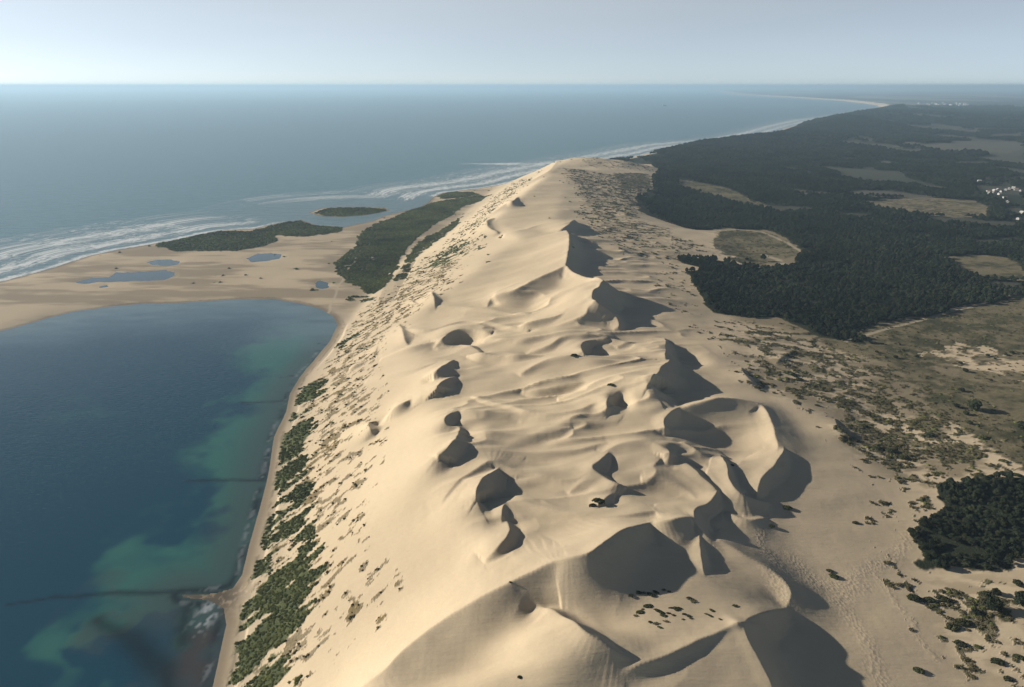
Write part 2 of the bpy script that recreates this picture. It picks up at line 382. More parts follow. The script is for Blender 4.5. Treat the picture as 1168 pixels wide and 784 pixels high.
# ------------------------------------------------------------------ materials
def newmat(name):
    m = bpy.data.materials.new(name); m.use_nodes = True
    nt = m.node_tree; b = nt.nodes['Principled BSDF']
    return m, nt, b
def N(nt, t, **kw):
    n = nt.nodes.new(t)
    for k, v in kw.items():
        if k in n.inputs: n.inputs[k].default_value = v
        else: setattr(n, k, v)
    return n
def mathn(nt, op, a, b=None, clamp=False):
    n = nt.nodes.new('ShaderNodeMath'); n.operation = op; n.use_clamp = clamp
    for i, s in enumerate((a, b)):
        if s is None: continue
        if isinstance(s, (int, float)): n.inputs[i].default_value = s
        else: nt.links.new(s, n.inputs[i])
    return n.outputs[0]
def attr(nt, name):
    n = nt.nodes.new('ShaderNodeAttribute'); n.attribute_name = name; return n
def simple(name, col, rough=.9, var=.25, scale=.5, spec=.2, leaf=False):
    m, nt, b = newmat(name); L = nt.links
    tc = N(nt, 'ShaderNodeTexCoord'); no = N(nt, 'ShaderNodeTexNoise', Scale=scale, Detail=4.0)
    L.new(tc.outputs['Object'], no.inputs['Vector'])
    oi = N(nt, 'ShaderNodeObjectInfo')
    if leaf:
        gp = N(nt, 'ShaderNodeNewGeometry'); big_n = N(nt, 'ShaderNodeTexNoise', Scale=.009, Detail=5.0, Roughness=.65); L.new(gp.outputs['Position'], big_n.inputs['Vector'])
        stand = mathn(nt, 'ADD', .35, mathn(nt, 'MULTIPLY', mathn(nt, 'SUBTRACT', big_n.outputs['Fac'], .28), 3.2, clamp=True))
    f = mathn(nt, 'ADD', mathn(nt, 'MULTIPLY', no.outputs['Fac'], var), mathn(nt, 'MULTIPLY', oi.outputs['Random'], var))
    f = mathn(nt, 'ADD', f, 1-var)
    if leaf: f = mathn(nt, 'MULTIPLY', f, stand)
    mx_ = N(nt, 'ShaderNodeVectorMath', operation='SCALE')
    mc = N(nt, 'ShaderNodeMix', data_type='RGBA'); mc.inputs[6].default_value = (*col, 1)
    mc.inputs[7].default_value = (col[0]*1.5, col[1]*1.3, col[2]*1.15, 1) if leaf else (*col, 1)
    wn_ = N(nt, 'ShaderNodeTexWhiteNoise', noise_dimensions='1D'); L.new(oi.outputs['Random'], wn_.inputs['W'])
    L.new(mathn(nt, 'MULTIPLY', wn_.outputs['Value'], wn_.outputs['Value']), mc.inputs['Factor']); L.new(mc.outputs[2], mx_.inputs[0])
    L.new(f, mx_.inputs['Scale']); L.new(mx_.outputs[0], b.inputs['Base Color'])
    b.inputs['Roughness'].default_value = rough; b.inputs['Specular IOR Level'].default_value = spec
    return m

def ground_material():
    m, nt, b = newmat('ground'); L = nt.links
    c = attr(nt, 'col'); ta = attr(nt, 'sand'); geo = N(nt, 'ShaderNodeNewGeometry')
    n1 = N(nt, 'ShaderNodeTexNoise', Scale=.22, Detail=6.0, Roughness=.65); L.new(geo.outputs['Position'], n1.inputs['Vector'])
    n2 = N(nt, 'ShaderNodeTexNoise', Scale=.012, Detail=4.0); L.new(geo.outputs['Position'], n2.inputs['Vector'])
    rough_amt = mathn(nt, 'SUBTRACT', 1.0, ta.outputs['Fac'])
    amp = mathn(nt, 'ADD', mathn(nt, 'MULTIPLY', rough_amt, 1.1), .10)
    f = mathn(nt, 'ADD', mathn(nt, 'MULTIPLY', mathn(nt, 'SUBTRACT', n1.outputs['Fac'], .5), amp), 1.0)
    f = mathn(nt, 'MULTIPLY', f, mathn(nt, 'ADD', mathn(nt, 'MULTIPLY', mathn(nt, 'SUBTRACT', n2.outputs['Fac'], .5), .22), 1.0))
    v = N(nt, 'ShaderNodeVectorMath', operation='SCALE'); L.new(c.outputs['Color'], v.inputs[0]); L.new(f, v.inputs['Scale'])
    L.new(v.outputs[0], b.inputs['Base Color'])
    b.inputs['Roughness'].default_value = .95; b.inputs['Specular IOR Level'].default_value = .12
    # relief: wind ripples and streaks on sand, coarse roughness on vegetated ground
    mp = N(nt, 'ShaderNodeMapping'); mp.inputs['Scale'].default_value = (.05, .35, .35); mp.inputs['Rotation'].default_value = (0, 0, R(-35))
    L.new(geo.outputs['Position'], mp.inputs['Vector'])
    n3 = N(nt, 'ShaderNodeTexNoise', Scale=1.0, Detail=5.0, Roughness=.6); L.new(mp.outputs[0], n3.inputs['Vector'])
    n4 = N(nt, 'ShaderNodeTexNoise', Scale=.8, Detail=3.0); L.new(geo.outputs['Position'], n4.inputs['Vector'])
    h = mathn(nt, 'ADD', mathn(nt, 'MULTIPLY', n3.outputs['Fac'], .55), mathn(nt, 'MULTIPLY', n4.outputs['Fac'], mathn(nt, 'ADD', mathn(nt, 'MULTIPLY', rough_amt, 1.2), .12)))
    cr = N(nt, 'ShaderNodeVectorMath', operation='CROSS_PRODUCT'); L.new(geo.outputs['Normal'], cr.inputs[0]); cr.inputs[1].default_value = (0, 0, 1)
    nm = N(nt, 'ShaderNodeVectorMath', operation='NORMALIZE'); L.new(cr.outputs[0], nm.inputs[0])
    dp = N(nt, 'ShaderNodeVectorMath', operation='DOT_PRODUCT'); L.new(nm.outputs[0], dp.inputs[0]); L.new(geo.outputs['Position'], dp.inputs[1])
    cx = N(nt, 'ShaderNodeCombineXYZ'); L.new(mathn(nt, 'MULTIPLY', dp.outputs['Value'], .55), cx.inputs[0])
    sx_ = N(nt, 'ShaderNodeSeparateXYZ'); L.new(geo.outputs['Position'], sx_.inputs[0]); L.new(mathn(nt, 'MULTIPLY', sx_.outputs['Z'], .05), cx.inputs[1])
    ns = N(nt, 'ShaderNodeTexNoise', Scale=1.0, Detail=3.0, Roughness=.7); L.new(cx.outputs[0], ns.inputs['Vector'])
    ln = N(nt, 'ShaderNodeVectorMath', operation='LENGTH'); L.new(cr.outputs[0], ln.inputs[0])
    steep = mathn(nt, 'MULTIPLY', mathn(nt, 'SUBTRACT', ln.outputs['Value'], .33), 6.0, clamp=True)
    steep = mathn(nt, 'MULTIPLY', steep, ta.outputs['Fac'])
    h = mathn(nt, 'ADD', h, mathn(nt, 'MULTIPLY', mathn(nt, 'MULTIPLY', ns.outputs['Fac'], steep), .2))
    tr_ = attr(nt, 'trod'); vo = N(nt, 'ShaderNodeTexVoronoi', Scale=.42); L.new(geo.outputs['Position'], vo.inputs['Vector'])
    h = mathn(nt, 'ADD', h, mathn(nt, 'MULTIPLY', mathn(nt, 'MULTIPLY', vo.outputs['Distance'], tr_.outputs['Fac']), .4))
    bp = N(nt, 'ShaderNodeBump', Strength=.55, Distance=1.0); L.new(h, bp.inputs['Height']); L.new(bp.outputs[0], b.inputs['Normal'])
    return m

def water_material(name, sea=True):
    m, nt, b = newmat(name); L = nt.links
    geo = N(nt, 'ShaderNodeNewGeometry'); col = attr(nt, 'col')
    b.inputs['IOR'].default_value = 1.33
    mp = N(nt, 'ShaderNodeMapping'); mp.inputs['Scale'].default_value = (.02, .075, 1) if sea else (.12, .5, 1)
    mp.inputs['Rotation'].default_value = (0, 0, R(-28 if sea else -8)); L.new(geo.outputs['Position'], mp.inputs['Vector'])
    n = N(nt, 'ShaderNodeTexNoise', Scale=1.0, Detail=6.0 if sea else 3.0, Roughness=.6, Distortion=.6); L.new(mp.outputs[0], n.inputs['Vector'])
    bp = N(nt, 'ShaderNodeBump', Strength=.5 if sea else .25, Distance=6.5 if sea else 1.1); L.new(n.outputs['Fac'], bp.inputs['Height']); L.new(bp.outputs[0], b.inputs['Normal'])
    if sea:
        sd = attr(nt, 'sd'); al = attr(nt, 'al')
        cv = N(nt, 'ShaderNodeCombineXYZ'); L.new(mathn(nt, 'MULTIPLY', al.outputs['Fac'], .018), cv.inputs[0]); L.new(mathn(nt, 'MULTIPLY', sd.outputs['Fac'], .095), cv.inputs[1])
        fn = N(nt, 'ShaderNodeTexNoise', Scale=1.0, Detail=5.0, Roughness=.62, Distortion=.8); L.new(cv.outputs[0], fn.inputs['Vector'])
        cv2 = N(nt, 'ShaderNodeCombineXYZ'); L.new(mathn(nt, 'MULTIPLY', al.outputs['Fac'], .07), cv2.inputs[0]); L.new(mathn(nt, 'MULTIPLY', sd.outputs['Fac'], .22), cv2.inputs[1])
        fn2 = N(nt, 'ShaderNodeTexNoise', Scale=1.0, Detail=4.0, Roughness=.7); L.new(cv2.outputs[0], fn2.inputs['Vector'])
        s = mathn(nt, 'ADD', mathn(nt, 'MULTIPLY', fn.outputs['Fac'], .5), mathn(nt, 'MULTIPLY', fn2.outputs['Fac'], .5))
        env = attr(nt, 'foam')
        th = mathn(nt, 'SUBTRACT', .78, mathn(nt, 'MULTIPLY', env.outputs['Fac'], .355))
        fo = mathn(nt, 'MULTIPLY', mathn(nt, 'SUBTRACT', s, th), 12.0, clamp=True)
        fo = mathn(nt, 'MULTIPLY', fo, .85)
        mx_ = N(nt, 'ShaderNodeMix', data_type='RGBA'); L.new(fo, mx_.inputs['Factor']); ch_ = N(nt, 'ShaderNodeVectorMath', operation='SCALE'); L.new(col.outputs['Color'], ch_.inputs[0]); L.new(mathn(nt, 'ADD', .45, mathn(nt, 'MULTIPLY', n.outputs['Fac'], 1.1)), ch_.inputs['Scale'])
        L.new(ch_.outputs[0], mx_.inputs[6]); mx_.inputs[7].default_value = (.72, .74, .74, 1)
        L.new(mx_.outputs[2], b.inputs['Base Color'])
        L.new(mathn(nt, 'ADD', mathn(nt, 'MULTIPLY', fo, .5), .28), b.inputs['Roughness'])
    else:
        L.new(col.outputs['Color'], b.inputs['Base Color'])
        b.inputs['Roughness'].default_value = .12
    return m

# ------------------------------------------------------------------ where things grow: polygons traced on the photo, rastered on the ground
RX0, RY0, RD = -1100.0, 100.0, 3.0
RNX, RNY = int(2900/RD), int(3500/RD)
rgx, rgy = np.meshgrid(RX0+RD*np.arange(RNX), RY0+RD*np.arange(RNY))
def wpoly(px, z=None):
    return np.array([(tuple(onland(u, v)[0]) if z is None else tuple(at(u, v, z))) for u, v in px])
def paint(A, P, val, mode='max'):
    x0, x1 = P[:, 0].min(), P[:, 0].max(); y0, y1 = P[:, 1].min(), P[:, 1].max()
    i0, i1 = max(0, int((y0-RY0)/RD)), min(RNY, int((y1-RY0)/RD)+2); j0, j1 = max(0, int((x0-RX0)/RD)), min(RNX, int((x1-RX0)/RD)+2)
    if i1 <= i0 or j1 <= j0: return
    m = inside(rgx[i0:i1, j0:j1], rgy[i0:i1, j0:j1], P)
    s = A[i0:i1, j0:j1]
    A[i0:i1, j0:j1] = np.where(m, np.maximum(s, val) if mode == 'max' else val, s)
wood = np.zeros((RNY, RNX)); scrub = wood.copy(); green = wood.copy(); heath = wood.copy(); track = wood.copy()
FW = [tuple(at(u, v, 30)) for u, v in [(722,180),(745,188),(748,202),(742,222),(722,238),(728,250),(748,256),(765,259),(790,264),(820,261),(870,262),(890,268),(922,288),(905,302),(888,306),(870,307),(840,304),(800,302),(775,304),(776,310),(800,314),(781,322),(792,338),(796,352),(812,362),(860,365),(888,364),(905,372),(930,384),(960,388),(985,392),(975,384),(955,378),(1000,370),(1060,360),(1100,350),(1168,338),(1230,330)]]
FW += [(1900, 1050), (2600, 1000), (2600, 3900), (500, 3900), (430, 2900)]
paint(wood, np.array(FW), 1)
paint(wood, wpoly([(722,180),(760,183),(760,172),(800,168),(720,172)]), 1)
# lower thicket at the lower right
paint(wood, wpoly([(1070,556),(1082,549),(1100,552),(1125,548),(1168,542),(1230,545),(1230,625),(1168,640),(1140,650),(1120,652),(1090,650),(1060,648),(1046,650),(1040,640),(1052,625),(1043,612),(1040,602),(1052,592),(1075,585),(1082,578),(1072,568)]), 1)
# clearings
for p in ([(820,263),(866,264),(893,272),(918,288),(900,294),(880,299),(868,306),(846,303),(838,296),(820,290),(812,280)],
          [(770,211),(800,214),(835,220),(862,232),(876,238),(850,236),(815,228),(780,220)],
          [(1080,292),(1110,288),(1150,292),(1168,300),(1168,318),(1120,316),(1090,306)]):
    P = np.array([tuple(at(u, v, 30)) for u, v in p]); paint(wood, P, 0, 'set'); paint(heath, P, .9)
CP = np.array([tuple(at(u, v, 28)) for u, v in [(1000,228),(1060,226),(1110,228),(1128,236),(1120,246),(1090,248),(1040,244),(1010,240),(975,232)]])
paint(wood, CP, 0, 'set'); paint(heath, CP, .55)
# open heath east of the sand
paint(heath, wpoly([(905,372),(955,378),(1000,370),(1060,360),(1168,338),(1230,330),(1230,540),(1168,542),(1110,500),(1060,470),(1040,440),(1010,415),(960,400),(930,392)]), .9)
paint(heath, wpoly([(1050,404),(1100,392),(1140,398),(1168,420),(1168,450),(1120,440),(1075,428),(1052,420)]), .62, 'set')
paint(heath, wpoly([(700,197),(742,199),(744,216),(705,215)]), .75)
paint(heath, wpoly([(722,236),(735,252),(770,262),(760,272),(730,268),(705,262),(700,250)]), .5)
paint(heath, wpoly([(800,278),(838,292),(870,300),(840,302),(805,292)]), .35)
# scattered scrub fields (values = share of the ground covered)
SC = [
 ([(880,372),(940,392),(1010,412),(1055,440),(1100,500),(1168,545),(1168,560),(1072,562),(1050,560),(1010,545),(980,520),(960,498),(945,470),(900,455),(860,440),(850,425),(845,405),(830,385),(850,372)], .42),
 ([(950,490),(1000,480),(1060,490),(1100,510),(1090,535),(1040,530),(985,520)], .6),
 ([(790,372),(850,366),(900,374),(900,400),(850,395),(800,385)], .12),
 ([(760,300),(790,310),(782,340),(800,362),(770,350),(755,325)], .14),
 ([(1000,560),(1070,565),(1080,580),(1040,600),(1035,640),(1010,630),(1005,590)], .10),
 ([(1040,655),(1100,652),(1168,645),(1168,784),(1090,784),(1080,740),(1065,700),(1040,680)], .30),
 ([(640,192),(700,200),(742,200),(742,238),(722,242),(690,255),(670,235),(655,210)], .34),
 ([(655,238),(700,250),(745,262),(800,280),(790,300),(720,290),(690,270)], .22),
 ([(660,182),(742,190),(742,196),(670,190)], .12),
 ([(575,462),(620,458),(650,456),(655,463),(610,470),(580,470)], .0),
]
for p, v in SC: paint(scrub, wpoly(p), v)
# west foot of the dune
WS = [
 ([(262,784),(278,720),(292,660),(305,600),(318,545),(330,500),(345,455),(365,425),(392,395),(430,372),(452,375),(425,400),(415,430),(425,455),(420,500),(412,540),(400,575),(388,605),(405,625),(432,690),(400,720),(360,760),(345,784)], .37),
 ([(392,395),(410,360),(440,335),(470,320),(500,312),(520,320),(480,345),(452,375)], .40),
 ([(440,335),(480,305),(520,268),(560,228),(590,207),(610,202),(570,235),(545,262),(545,285),(520,300),(480,325)], .22),
 ([(480,305),(500,290),(540,274),(530,285),(505,300)], .55),
 ([(468,320),(488,300),(520,296),(522,306),(500,322),(480,332)], .40),
 ([(640,740),(700,700)], 0),
]
for p, v in WS:
    if len(p) > 2: paint(scrub, wpoly(p), v)
GR = [
 ([(262,784),(266,745),(280,730),(302,716),(318,700),(345,690),(352,700),(330,730),(318,760),(322,784)], .95),
 ([(282,700),(290,684),(305,668),(285,655),(300,640),(335,655),(318,680),(300,705)], .9),
 ([(325,665),(345,650),(362,645),(366,655),(345,668),(330,675)], .95),
 ([(288,650),(292,635),(322,632),(324,645),(308,652)], .9),
 ([(294,630),(300,605),(330,592),(358,594),(340,608),(315,620)], .9),
 ([(304,590),(310,565),(330,552),(352,552),(348,570),(325,585)], .7),
 ([(312,545),(320,520),(345,515),(350,530),(330,545)], .75),
 ([(320,515),(328,485),(345,470),(355,480),(350,500),(335,515)], .75),
 ([(333,455),(350,437),(370,436),(368,450),(348,462)], .9),
 ([(375,405),(395,385),(412,380),(400,395)], .5),
]
GR.append(([(258,784),(262,740),(275,690),(283,650),(292,610),(303,570),(312,540),(322,500),(335,460),(348,440),(352,470),(350,510),(352,560),(350,600),(362,650),(352,690),(335,740),(330,784)], .50))
for p, v in GR: paint(green, wpoly(p), v)
def zpoly(px, z): return np.array([tuple(at(u, v, z)) for u, v in px])
FLG = [
 ([(380,302),(400,286),(412,268),(426,256),(450,248),(476,234),(505,229),(545,223),(562,224),(530,236),(512,248),(490,260),(472,275),(460,288),(452,305),(446,320),(436,332),(425,337),(408,330),(392,318)], .97),
 ([(465,292),(485,272),(510,258),(530,246),(520,262),(500,278),(485,290),(470,305),(462,302)], .85),
 ([(448,325),(458,310),(474,300),(470,312),(456,326)], .6),
 ([(395,340),(410,336),(428,340),(440,345),(425,348),(400,346)], .5),
 ([(178,275),(190,269),(215,265),(250,262),(285,264),(312,268),(316,275),(300,281),(270,286),(230,287),(200,286),(183,281)], 1),
 ([(286,264),(305,258),(330,252),(345,251),(362,255),(385,258),(388,264),(365,268),(345,270),(320,269),(300,266)], 1),
 ([(355,243),(366,239),(385,236.5),(420,236.5),(438,238),(445,240),(430,243),(415,245),(390,247),(366,246)], 1),
 ([(497,223),(505,220),(520,218.5),(540,219),(548,222),(530,225),(505,227)], .95),
]
for p, v in FLG: paint(green, zpoly(p, 2), v)
wood = gblur(wood, 1.0); scrub = gblur(scrub, 4.0); green = gblur(green, 1.3); heath = gblur(heath, 2.5)
rast = lambda A: Raster(RX0, RY0, RD, RD, A)
woodR, scrubR, greenR, heathR = rast(wood), rast(scrub), rast(green), rast(heath)
# fields and open strips far inland, as outlines (z = 25)
FIELDS = [([(1070,166),(1100,163),(1168,162),(1168,178),(1120,176),(1085,178),(1060,175)], .8),
          ([(1034,167),(1048,165),(1058,170),(1054,175),(1040,174)], 1.0),
          ([(1104,148),(1148,148),(1146,152),(1108,152)], .8), ([(1130,140),(1168,138),(1168,142),(1132,143)], .7),
          ([(1120,156),(1165,152),(1168,158),(1130,160)], .5), ([(910,221),(980,222),(1060,224),(1050,228),(980,226),(910,224)], .7),
          ([(985,186),(1010,184),(1025,187),(1000,188)], .7), ([(1000,206),(1012,206),(1012,211),(1002,211)], .4),
          ([(1030,212),(1080,214),(1100,218),(1060,217)], .5), ([(945,182),(985,179),(985,181),(945,184)], .35), ([(975,190),(982,189),(982,192),(975,193)], .5),
          ([(1140,128),(1168,128),(1168,131),(1140,131)], .6), ([(1160,120),(1230,120),(1230,124),(1160,124)], .5),
          ([(1090,186),(1130,185),(1130,187),(1090,189)], .35), ([(1120,203),(1168,201),(1168,205),(1130,207)], .35),
          ([(1128,213),(1168,210),(1168,224),(1130,222)], .35)]
FIELDS += [([(1062,250),(1110,252),(1168,256),(1168,262),(1120,259),(1070,255)], .35), ([(1142,236),(1168,238),(1168,244),(1145,242)], .5), ([(1090,272),(1168,270),(1168,276),(1110,278)], .3),
           ([(1120,322),(1168,325),(1168,333),(1130,331)], .4), ([(1010,268),(1050,266),(1060,270),(1020,272)], .3), ([(960,246),(1000,248),(990,252),(950,250)], .3), ([(870,236),(930,240),(920,244),(865,240)], .35), ([(1000,196),(1060,198),(1050,201),(1005,199)], .35)]
FIELDP = [(zpoly(p, 25), v) for p, v in FIELDS]
def far_open(x, y):
    o = np.zeros(x.shape); w = np.sqrt(x*x+y*y)/3000
    wx = x+w*120*(fbm(x/170, y/170, 4, .6)-.5); wy = y+w*190*(fbm(x/170+9, y/170, 4, .6)-.5)
    for P, v in FIELDP:
        m = (x > P[:, 0].min()-200) & (x < P[:, 0].max()+200) & (y > P[:, 1].min()-300) & (y < P[:, 1].max()+300)
        if m.any(): o[m] = np.maximum(o[m], inside(wx[m], wy[m], P)*v)
    # a patchwork of small clearings in the distance
    n = fbm(x/420+2, y/900+5, 4, .55); o = np.maximum(o, sstep(.575, .63, n)*.5*sstep(1800, 3200, y)*sstep(300, 900, x-.18*y))
    return o

BAREP = wpoly([(1050,404),(1075,396),(1100,393),(1125,394),(1140,402),(1168,412),(1200,425),(1200,445),(1168,436),(1130,424),(1100,420),(1078,414),(1060,412)])
def wz_(x, y): return 34*(fbm(x/18, y/18, 3)-.5)
def cover(x, y, sd):
    """share of ground under: wood, scrub patches, green carpet, heath"""
    c, s = math.cos(R(48)), math.sin(R(48))
    rx, ry_ = x*c+y*s, -x*s+y*c
    nwest = fbm(rx/15, ry_/5, 4, .66); niso = fbm(x/8+4, y/11, 4, .6); nE = fbm(x/20+1, y/9+3, 4, .62)
    wn = (8+y/70)*(fbm(x/(14+y/90), y/(14+y/90), 4, .6)-.5)
    W = sstep(.35, .65, woodR(x+wn, y-wn)); inr = (y < 3500) & (x < 1780)
    W = np.where(inr, W, 1.0*(sd > 60)*(x > 300))
    west = x < footx(np.clip(y, 100, 3400))+190
    g = greenR(x+wn*.6, y+wn*.6)
    gn = np.where(west & (y < 1250), .7*fbm(rx/34, ry_/13, 4, .55)+.3*nwest, niso)
    tg = .64-.27*g
    G = sstep(tg, tg+.04, gn)*(g > .03)
    G = np.where((y > 1150), sstep(.40, .48, g*.62+.95*(fbm(x/20, y/26, 4, .62)-.36)), G)
    sc = scrubR(x, y)
    nn = np.where(west & (y < 2300), .55*nwest+.45*niso, .45*nE+.55*niso)
    th = .64-.38*sc
    SCR = sstep(th, th+.035, nn)*(sc > .015)*sstep(14, 22, sd)
    he = heathR(x+wn, y+wn)
    HE = sstep(.40, .62, he+.9*(nE-.5)+.25*(vnoise(x/5, y/7)-.5))
    G = G*sstep(6, 12, sd)
    return W, SCR, G, HE

# ------------------------------------------------------------------ terrain
SPUR = at(228, 683)
TRACKS = [(zpoly(p, 31), w_) for p, w_ in (([(812,264),(842,262),(868,264),(888,271),(905,280),(920,289)], 4.5), ([(870,290),(888,296),(896,303)], 6), ([(1168,330),(1120,345),(1060,362),(1000,378),(965,388)], 3), ([(360,352),(372,335),(385,310),(400,285),(418,262)], 2.5), ([(446,334),(452,318),(458,302),(470,285),(490,265),(512,250)], 7), ([(700,255),(760,262),(815,264)], 4))]
ys = fan_rows(60.0, [(1500, .0026), (3200, .0034), (9000, .007), (130000, .014)])
cols = np.concatenate([np.linspace(-1.25, -.58, 130, endpoint=False), np.linspace(-.58, .60, 1100, endpoint=False), np.linspace(.60, 1.25, 220)])
X, Y = fan_grid(ys, cols)
Z = np.empty_like(X); SD = np.empty_like(X); AL = np.empty_like(X); CL = np.empty(X.shape+(3,)); SAND = np.empty_like(X)
SANDC = np.array([.55, .445, .302])
for i in range(0, len(ys), 60):
    sl = slice(i, i+60)
    x, y = X[sl].ravel(), Y[sl].ravel()
    z, sd, al = height(x, y)
    W, SCR, G, HE = cover(x, y, sd)
    c = np.repeat(SANDC[None], len(x), 0)
    tint = (fbm(x/120, y/120, 4)-.5)[:, None]
    c = c*(1+.16*tint*np.array([1.0, 1.0, .8]))
    lerp = lambda c, col, w: c*(1-w[:, None])+np.array(col)[None]*w[:, None]
    fx = footx(np.clip(y, 100, 3400))
    spit = (sstep(20, -25, x-fx)*(y > 900)*(y < 2500)).astype(float)
    mud = fbm(x/160, y/45, 4, .6)
    c = lerp(c, (.235, .187, .130), spit*(.35+.65*sstep(.38, .6, mud))*.85)
    wet = sstep(16, 2, sd)*(sd > -40)
    c = lerp(c, (.17, .135, .095), wet*.8)
    c = lerp(c, (.16, .13, .09), np.exp(-((sd-9-5*(fbm(x/25, y/25, 2)-.5))/1.6)**2)*sstep(.4, .55, fbm(x/4, y/6, 2))*(y < 1300)*.8)
    c = lerp(c, (.40, .33, .24), sstep(34, 20, sd)*(1-wet)*.5*(y < 1100))
    fld = far_open(x, y)
    fe = np.interp(y, ry, KX[:, 5]); inw = sstep(-20, 45, x-fe+40*(fbm(x/30, y/30, 3)-.5))*(y < 3400)*(y > 640)
    bare = inside(x+wz_(x, y), y-wz_(x, y), BAREP)*sstep(.40, .50, fbm(x/24+1, y/14, 4, .6))
    inw = inw*(1-bare)
    c = lerp(c, (.155, .128, .08), inw*.85)
    HE = HE*(1-bare*.85)
    heq = np.clip(sstep(.36, .64, .6*fbm(x/75, y/40, 4, .62)+.4*fbm(x/9, y/9, 3)), 0, 1)[:, None]
    hc = np.array([.058, .058, .030])*(1-heq)+np.array([.175, .148, .088])*heq
    c = c*(1-HE[:, None])+hc*HE[:, None]
    gq = fbm(x/18+7, y/18, 3)[:, None]
    gc = np.array([.050, .064, .027])*(1-gq)+np.array([.105, .118, .048])*gq
    east = (x > fx+230)[:, None]
    scv = np.where((x > fx+230) & (y < 3000), scrubR(x, y), 0)
    soilm = np.clip(scv*2.2, 0, 1)*sstep(.38, .58, fbm(x/28+2, y/13, 4, .6))
    c = lerp(c, (.205, .168, .108), soilm*.85)
    c = c*(1-SCR[:, None])+np.where(east, hc*1.05, np.where(((y > 1250) | (x < fx-10))[:, None], gc, np.array([.215, .170, .098])+.12*(gq-.5)))*SCR[:, None]
    c = c*(1-G[:, None])+gc*G[:, None]
    c = lerp(c, (.028, .034, .020), W)
    rfar = sstep(60, 200, sd)*(y > 3000)
    c = lerp(c, (.026, .034, .022), rfar*(1-np.clip(W, 0, 1)))
    c = c*(1-fld[:, None])+np.array([.125, .118, .092])*fld[:, None]
    farland = sstep(9500, 16000, y)*(sd > 300)
    fpat = fbm(x/1500, y/3500, 4, .6)[:, None]
    c = c*(1-farland[:, None])+(np.array([.045, .050, .036])+np.array([.14, .125, .09])*sstep(.5, .62, fpat))*farland[:, None]
    for Q_, wd_ in TRACKS:
        mm = (x > Q_[:, 0].min()-30) & (x < Q_[:, 0].max()+30) & (y > Q_[:, 1].min()-30) & (y < Q_[:, 1].max()+30)
        if mm.any():
            dd_ = polydist(x[mm]+5*(vnoise(x[mm]/30, y[mm]/30)-.5), y[mm], Q_)[0]; q_ = np.exp(-(dd_/wd_)**4)[:, None]*.8
            c[mm] = c[mm]*(1-q_)+np.array([.42, .35, .25])*q_
    sp_ = np.exp(-(((x-SPUR[0])/26)**2+((y-SPUR[1])/14)**2))
    c = lerp(c, (.085, .072, .055), np.clip(sp_*1.5, 0, .9)*sstep(.3, .5, fbm(x/3, y/3, 3)))
    # bright far beach
    c = lerp(c, (.50, .42, .31), ((sd > 0) & (y > 3000))*sstep(90, 50, sd*1500/np.clip(y/3, 1500, 9e9)))
    c = lerp(c, (.06, .06, .045), (sd < -.5)*1.0)
    Z[sl] = z.reshape(-1, X.shape[1]); SD[sl] = sd.reshape(-1, X.shape[1]); AL[sl] = al.reshape(-1, X.shape[1])
    CL[sl] = c.reshape(-1, X.shape[1], 3)
    SAND[sl] = (1-np.clip(W+SCR+G+HE+rfar, 0, 1)).reshape(-1, X.shape[1])
GM = ground_material()
TROD = np.zeros_like(X)
for pts, wd in (([(866,605),(872,630),(888,655),(908,672),(930,690)], 5), ([(1045,600),(1015,640),(975,655),(958,690),(985,730),(1012,784)], 6), ([(905,640),(930,668),(985,668)], 8), ([(990,640),(1030,700),(1066,752)], 3), ([(880,660),(900,700),(925,730)], 6)):
    Q = wpoly(pts); m = (X > Q[:, 0].min()-30) & (X < Q[:, 0].max()+30) & (Y > Q[:, 1].min()-30) & (Y < Q[:, 1].max()+30)
    if m.any():
        d, _, _ = polydist(X[m]+6*(vnoise(X[m]/15, Y[m]/15)-.5), Y[m], Q); TROD[m] = np.maximum(TROD[m], np.exp(-(d/wd)**2))
terrain = grid_mesh('terrain', X, Y, Z, GM, attrs={'sand': SAND, 'trod': TROD}, colors={'col': CL})
terrain['kind'] = 'structure'; terrain['label'] = 'long pale sand dune ridge with low coastal land and inland plain'

# ------------------------------------------------------------------ sea and lagoon
wcols = np.linspace(-1.3, 1.25, 700)
wys = fan_rows(60.0, [(3000, .0045), (9000, .012), (130000, .02)])
WX, WY = fan_grid(wys, wcols)
wsd, wal = coast(WX.ravel(), WY.ravel()); wsd = wsd.reshape(WX.shape); wal = wal.reshape(WX.shape)
islag = (WY < np.where(WX < -3000, 1025, 1165)) & (WX < 300)
def blob(x, y, u, v, ru, rv):
    """soft patch centred on a photo point, ru/rv in photo pixels there"""
    c = at(u, v); a = at(u+ru, v); b = at(u, v-rv)
    return np.exp(-(((x-c[0])/(a[0]-c[0]))**2+((y-c[1])/(b[1]-c[1]))**2))
def warp(x, y, s, a): return x+a*(fbm(x/s, y/s, 4, .6)-.5), y+a*1.6*(fbm(x/s+13, y/s+5, 4, .6)-.5)
bx, by = warp(WX, WY, 60, 120)
sh = .95*blob(bx, by, 300, 470, 55, 60)+.9*blob(bx, by, 265, 560, 55, 55)+.8*blob(bx, by, 340, 390, 50, 26)+.75*blob(bx, by, 130, 650, 70, 45)+.8*blob(bx, by, 250, 640, 60, 40)+.7*blob(bx, by, 80, 740, 60, 45)+.55*blob(bx, by, 170, 690, 60, 20)+.35*blob(bx, by, 60, 480, 60, 40)
sh = sh-.55*blob(bx, by, 200, 600, 32, 55)-.7*blob(bx, by, 130, 740, 60, 22)
sh = np.clip(sh*(.75+.6*fbm(WX/90, WY/60, 4, .6))+.9*(fbm(WX/110+5, WY/70, 4, .6)-.52)-.02, 0, 1)
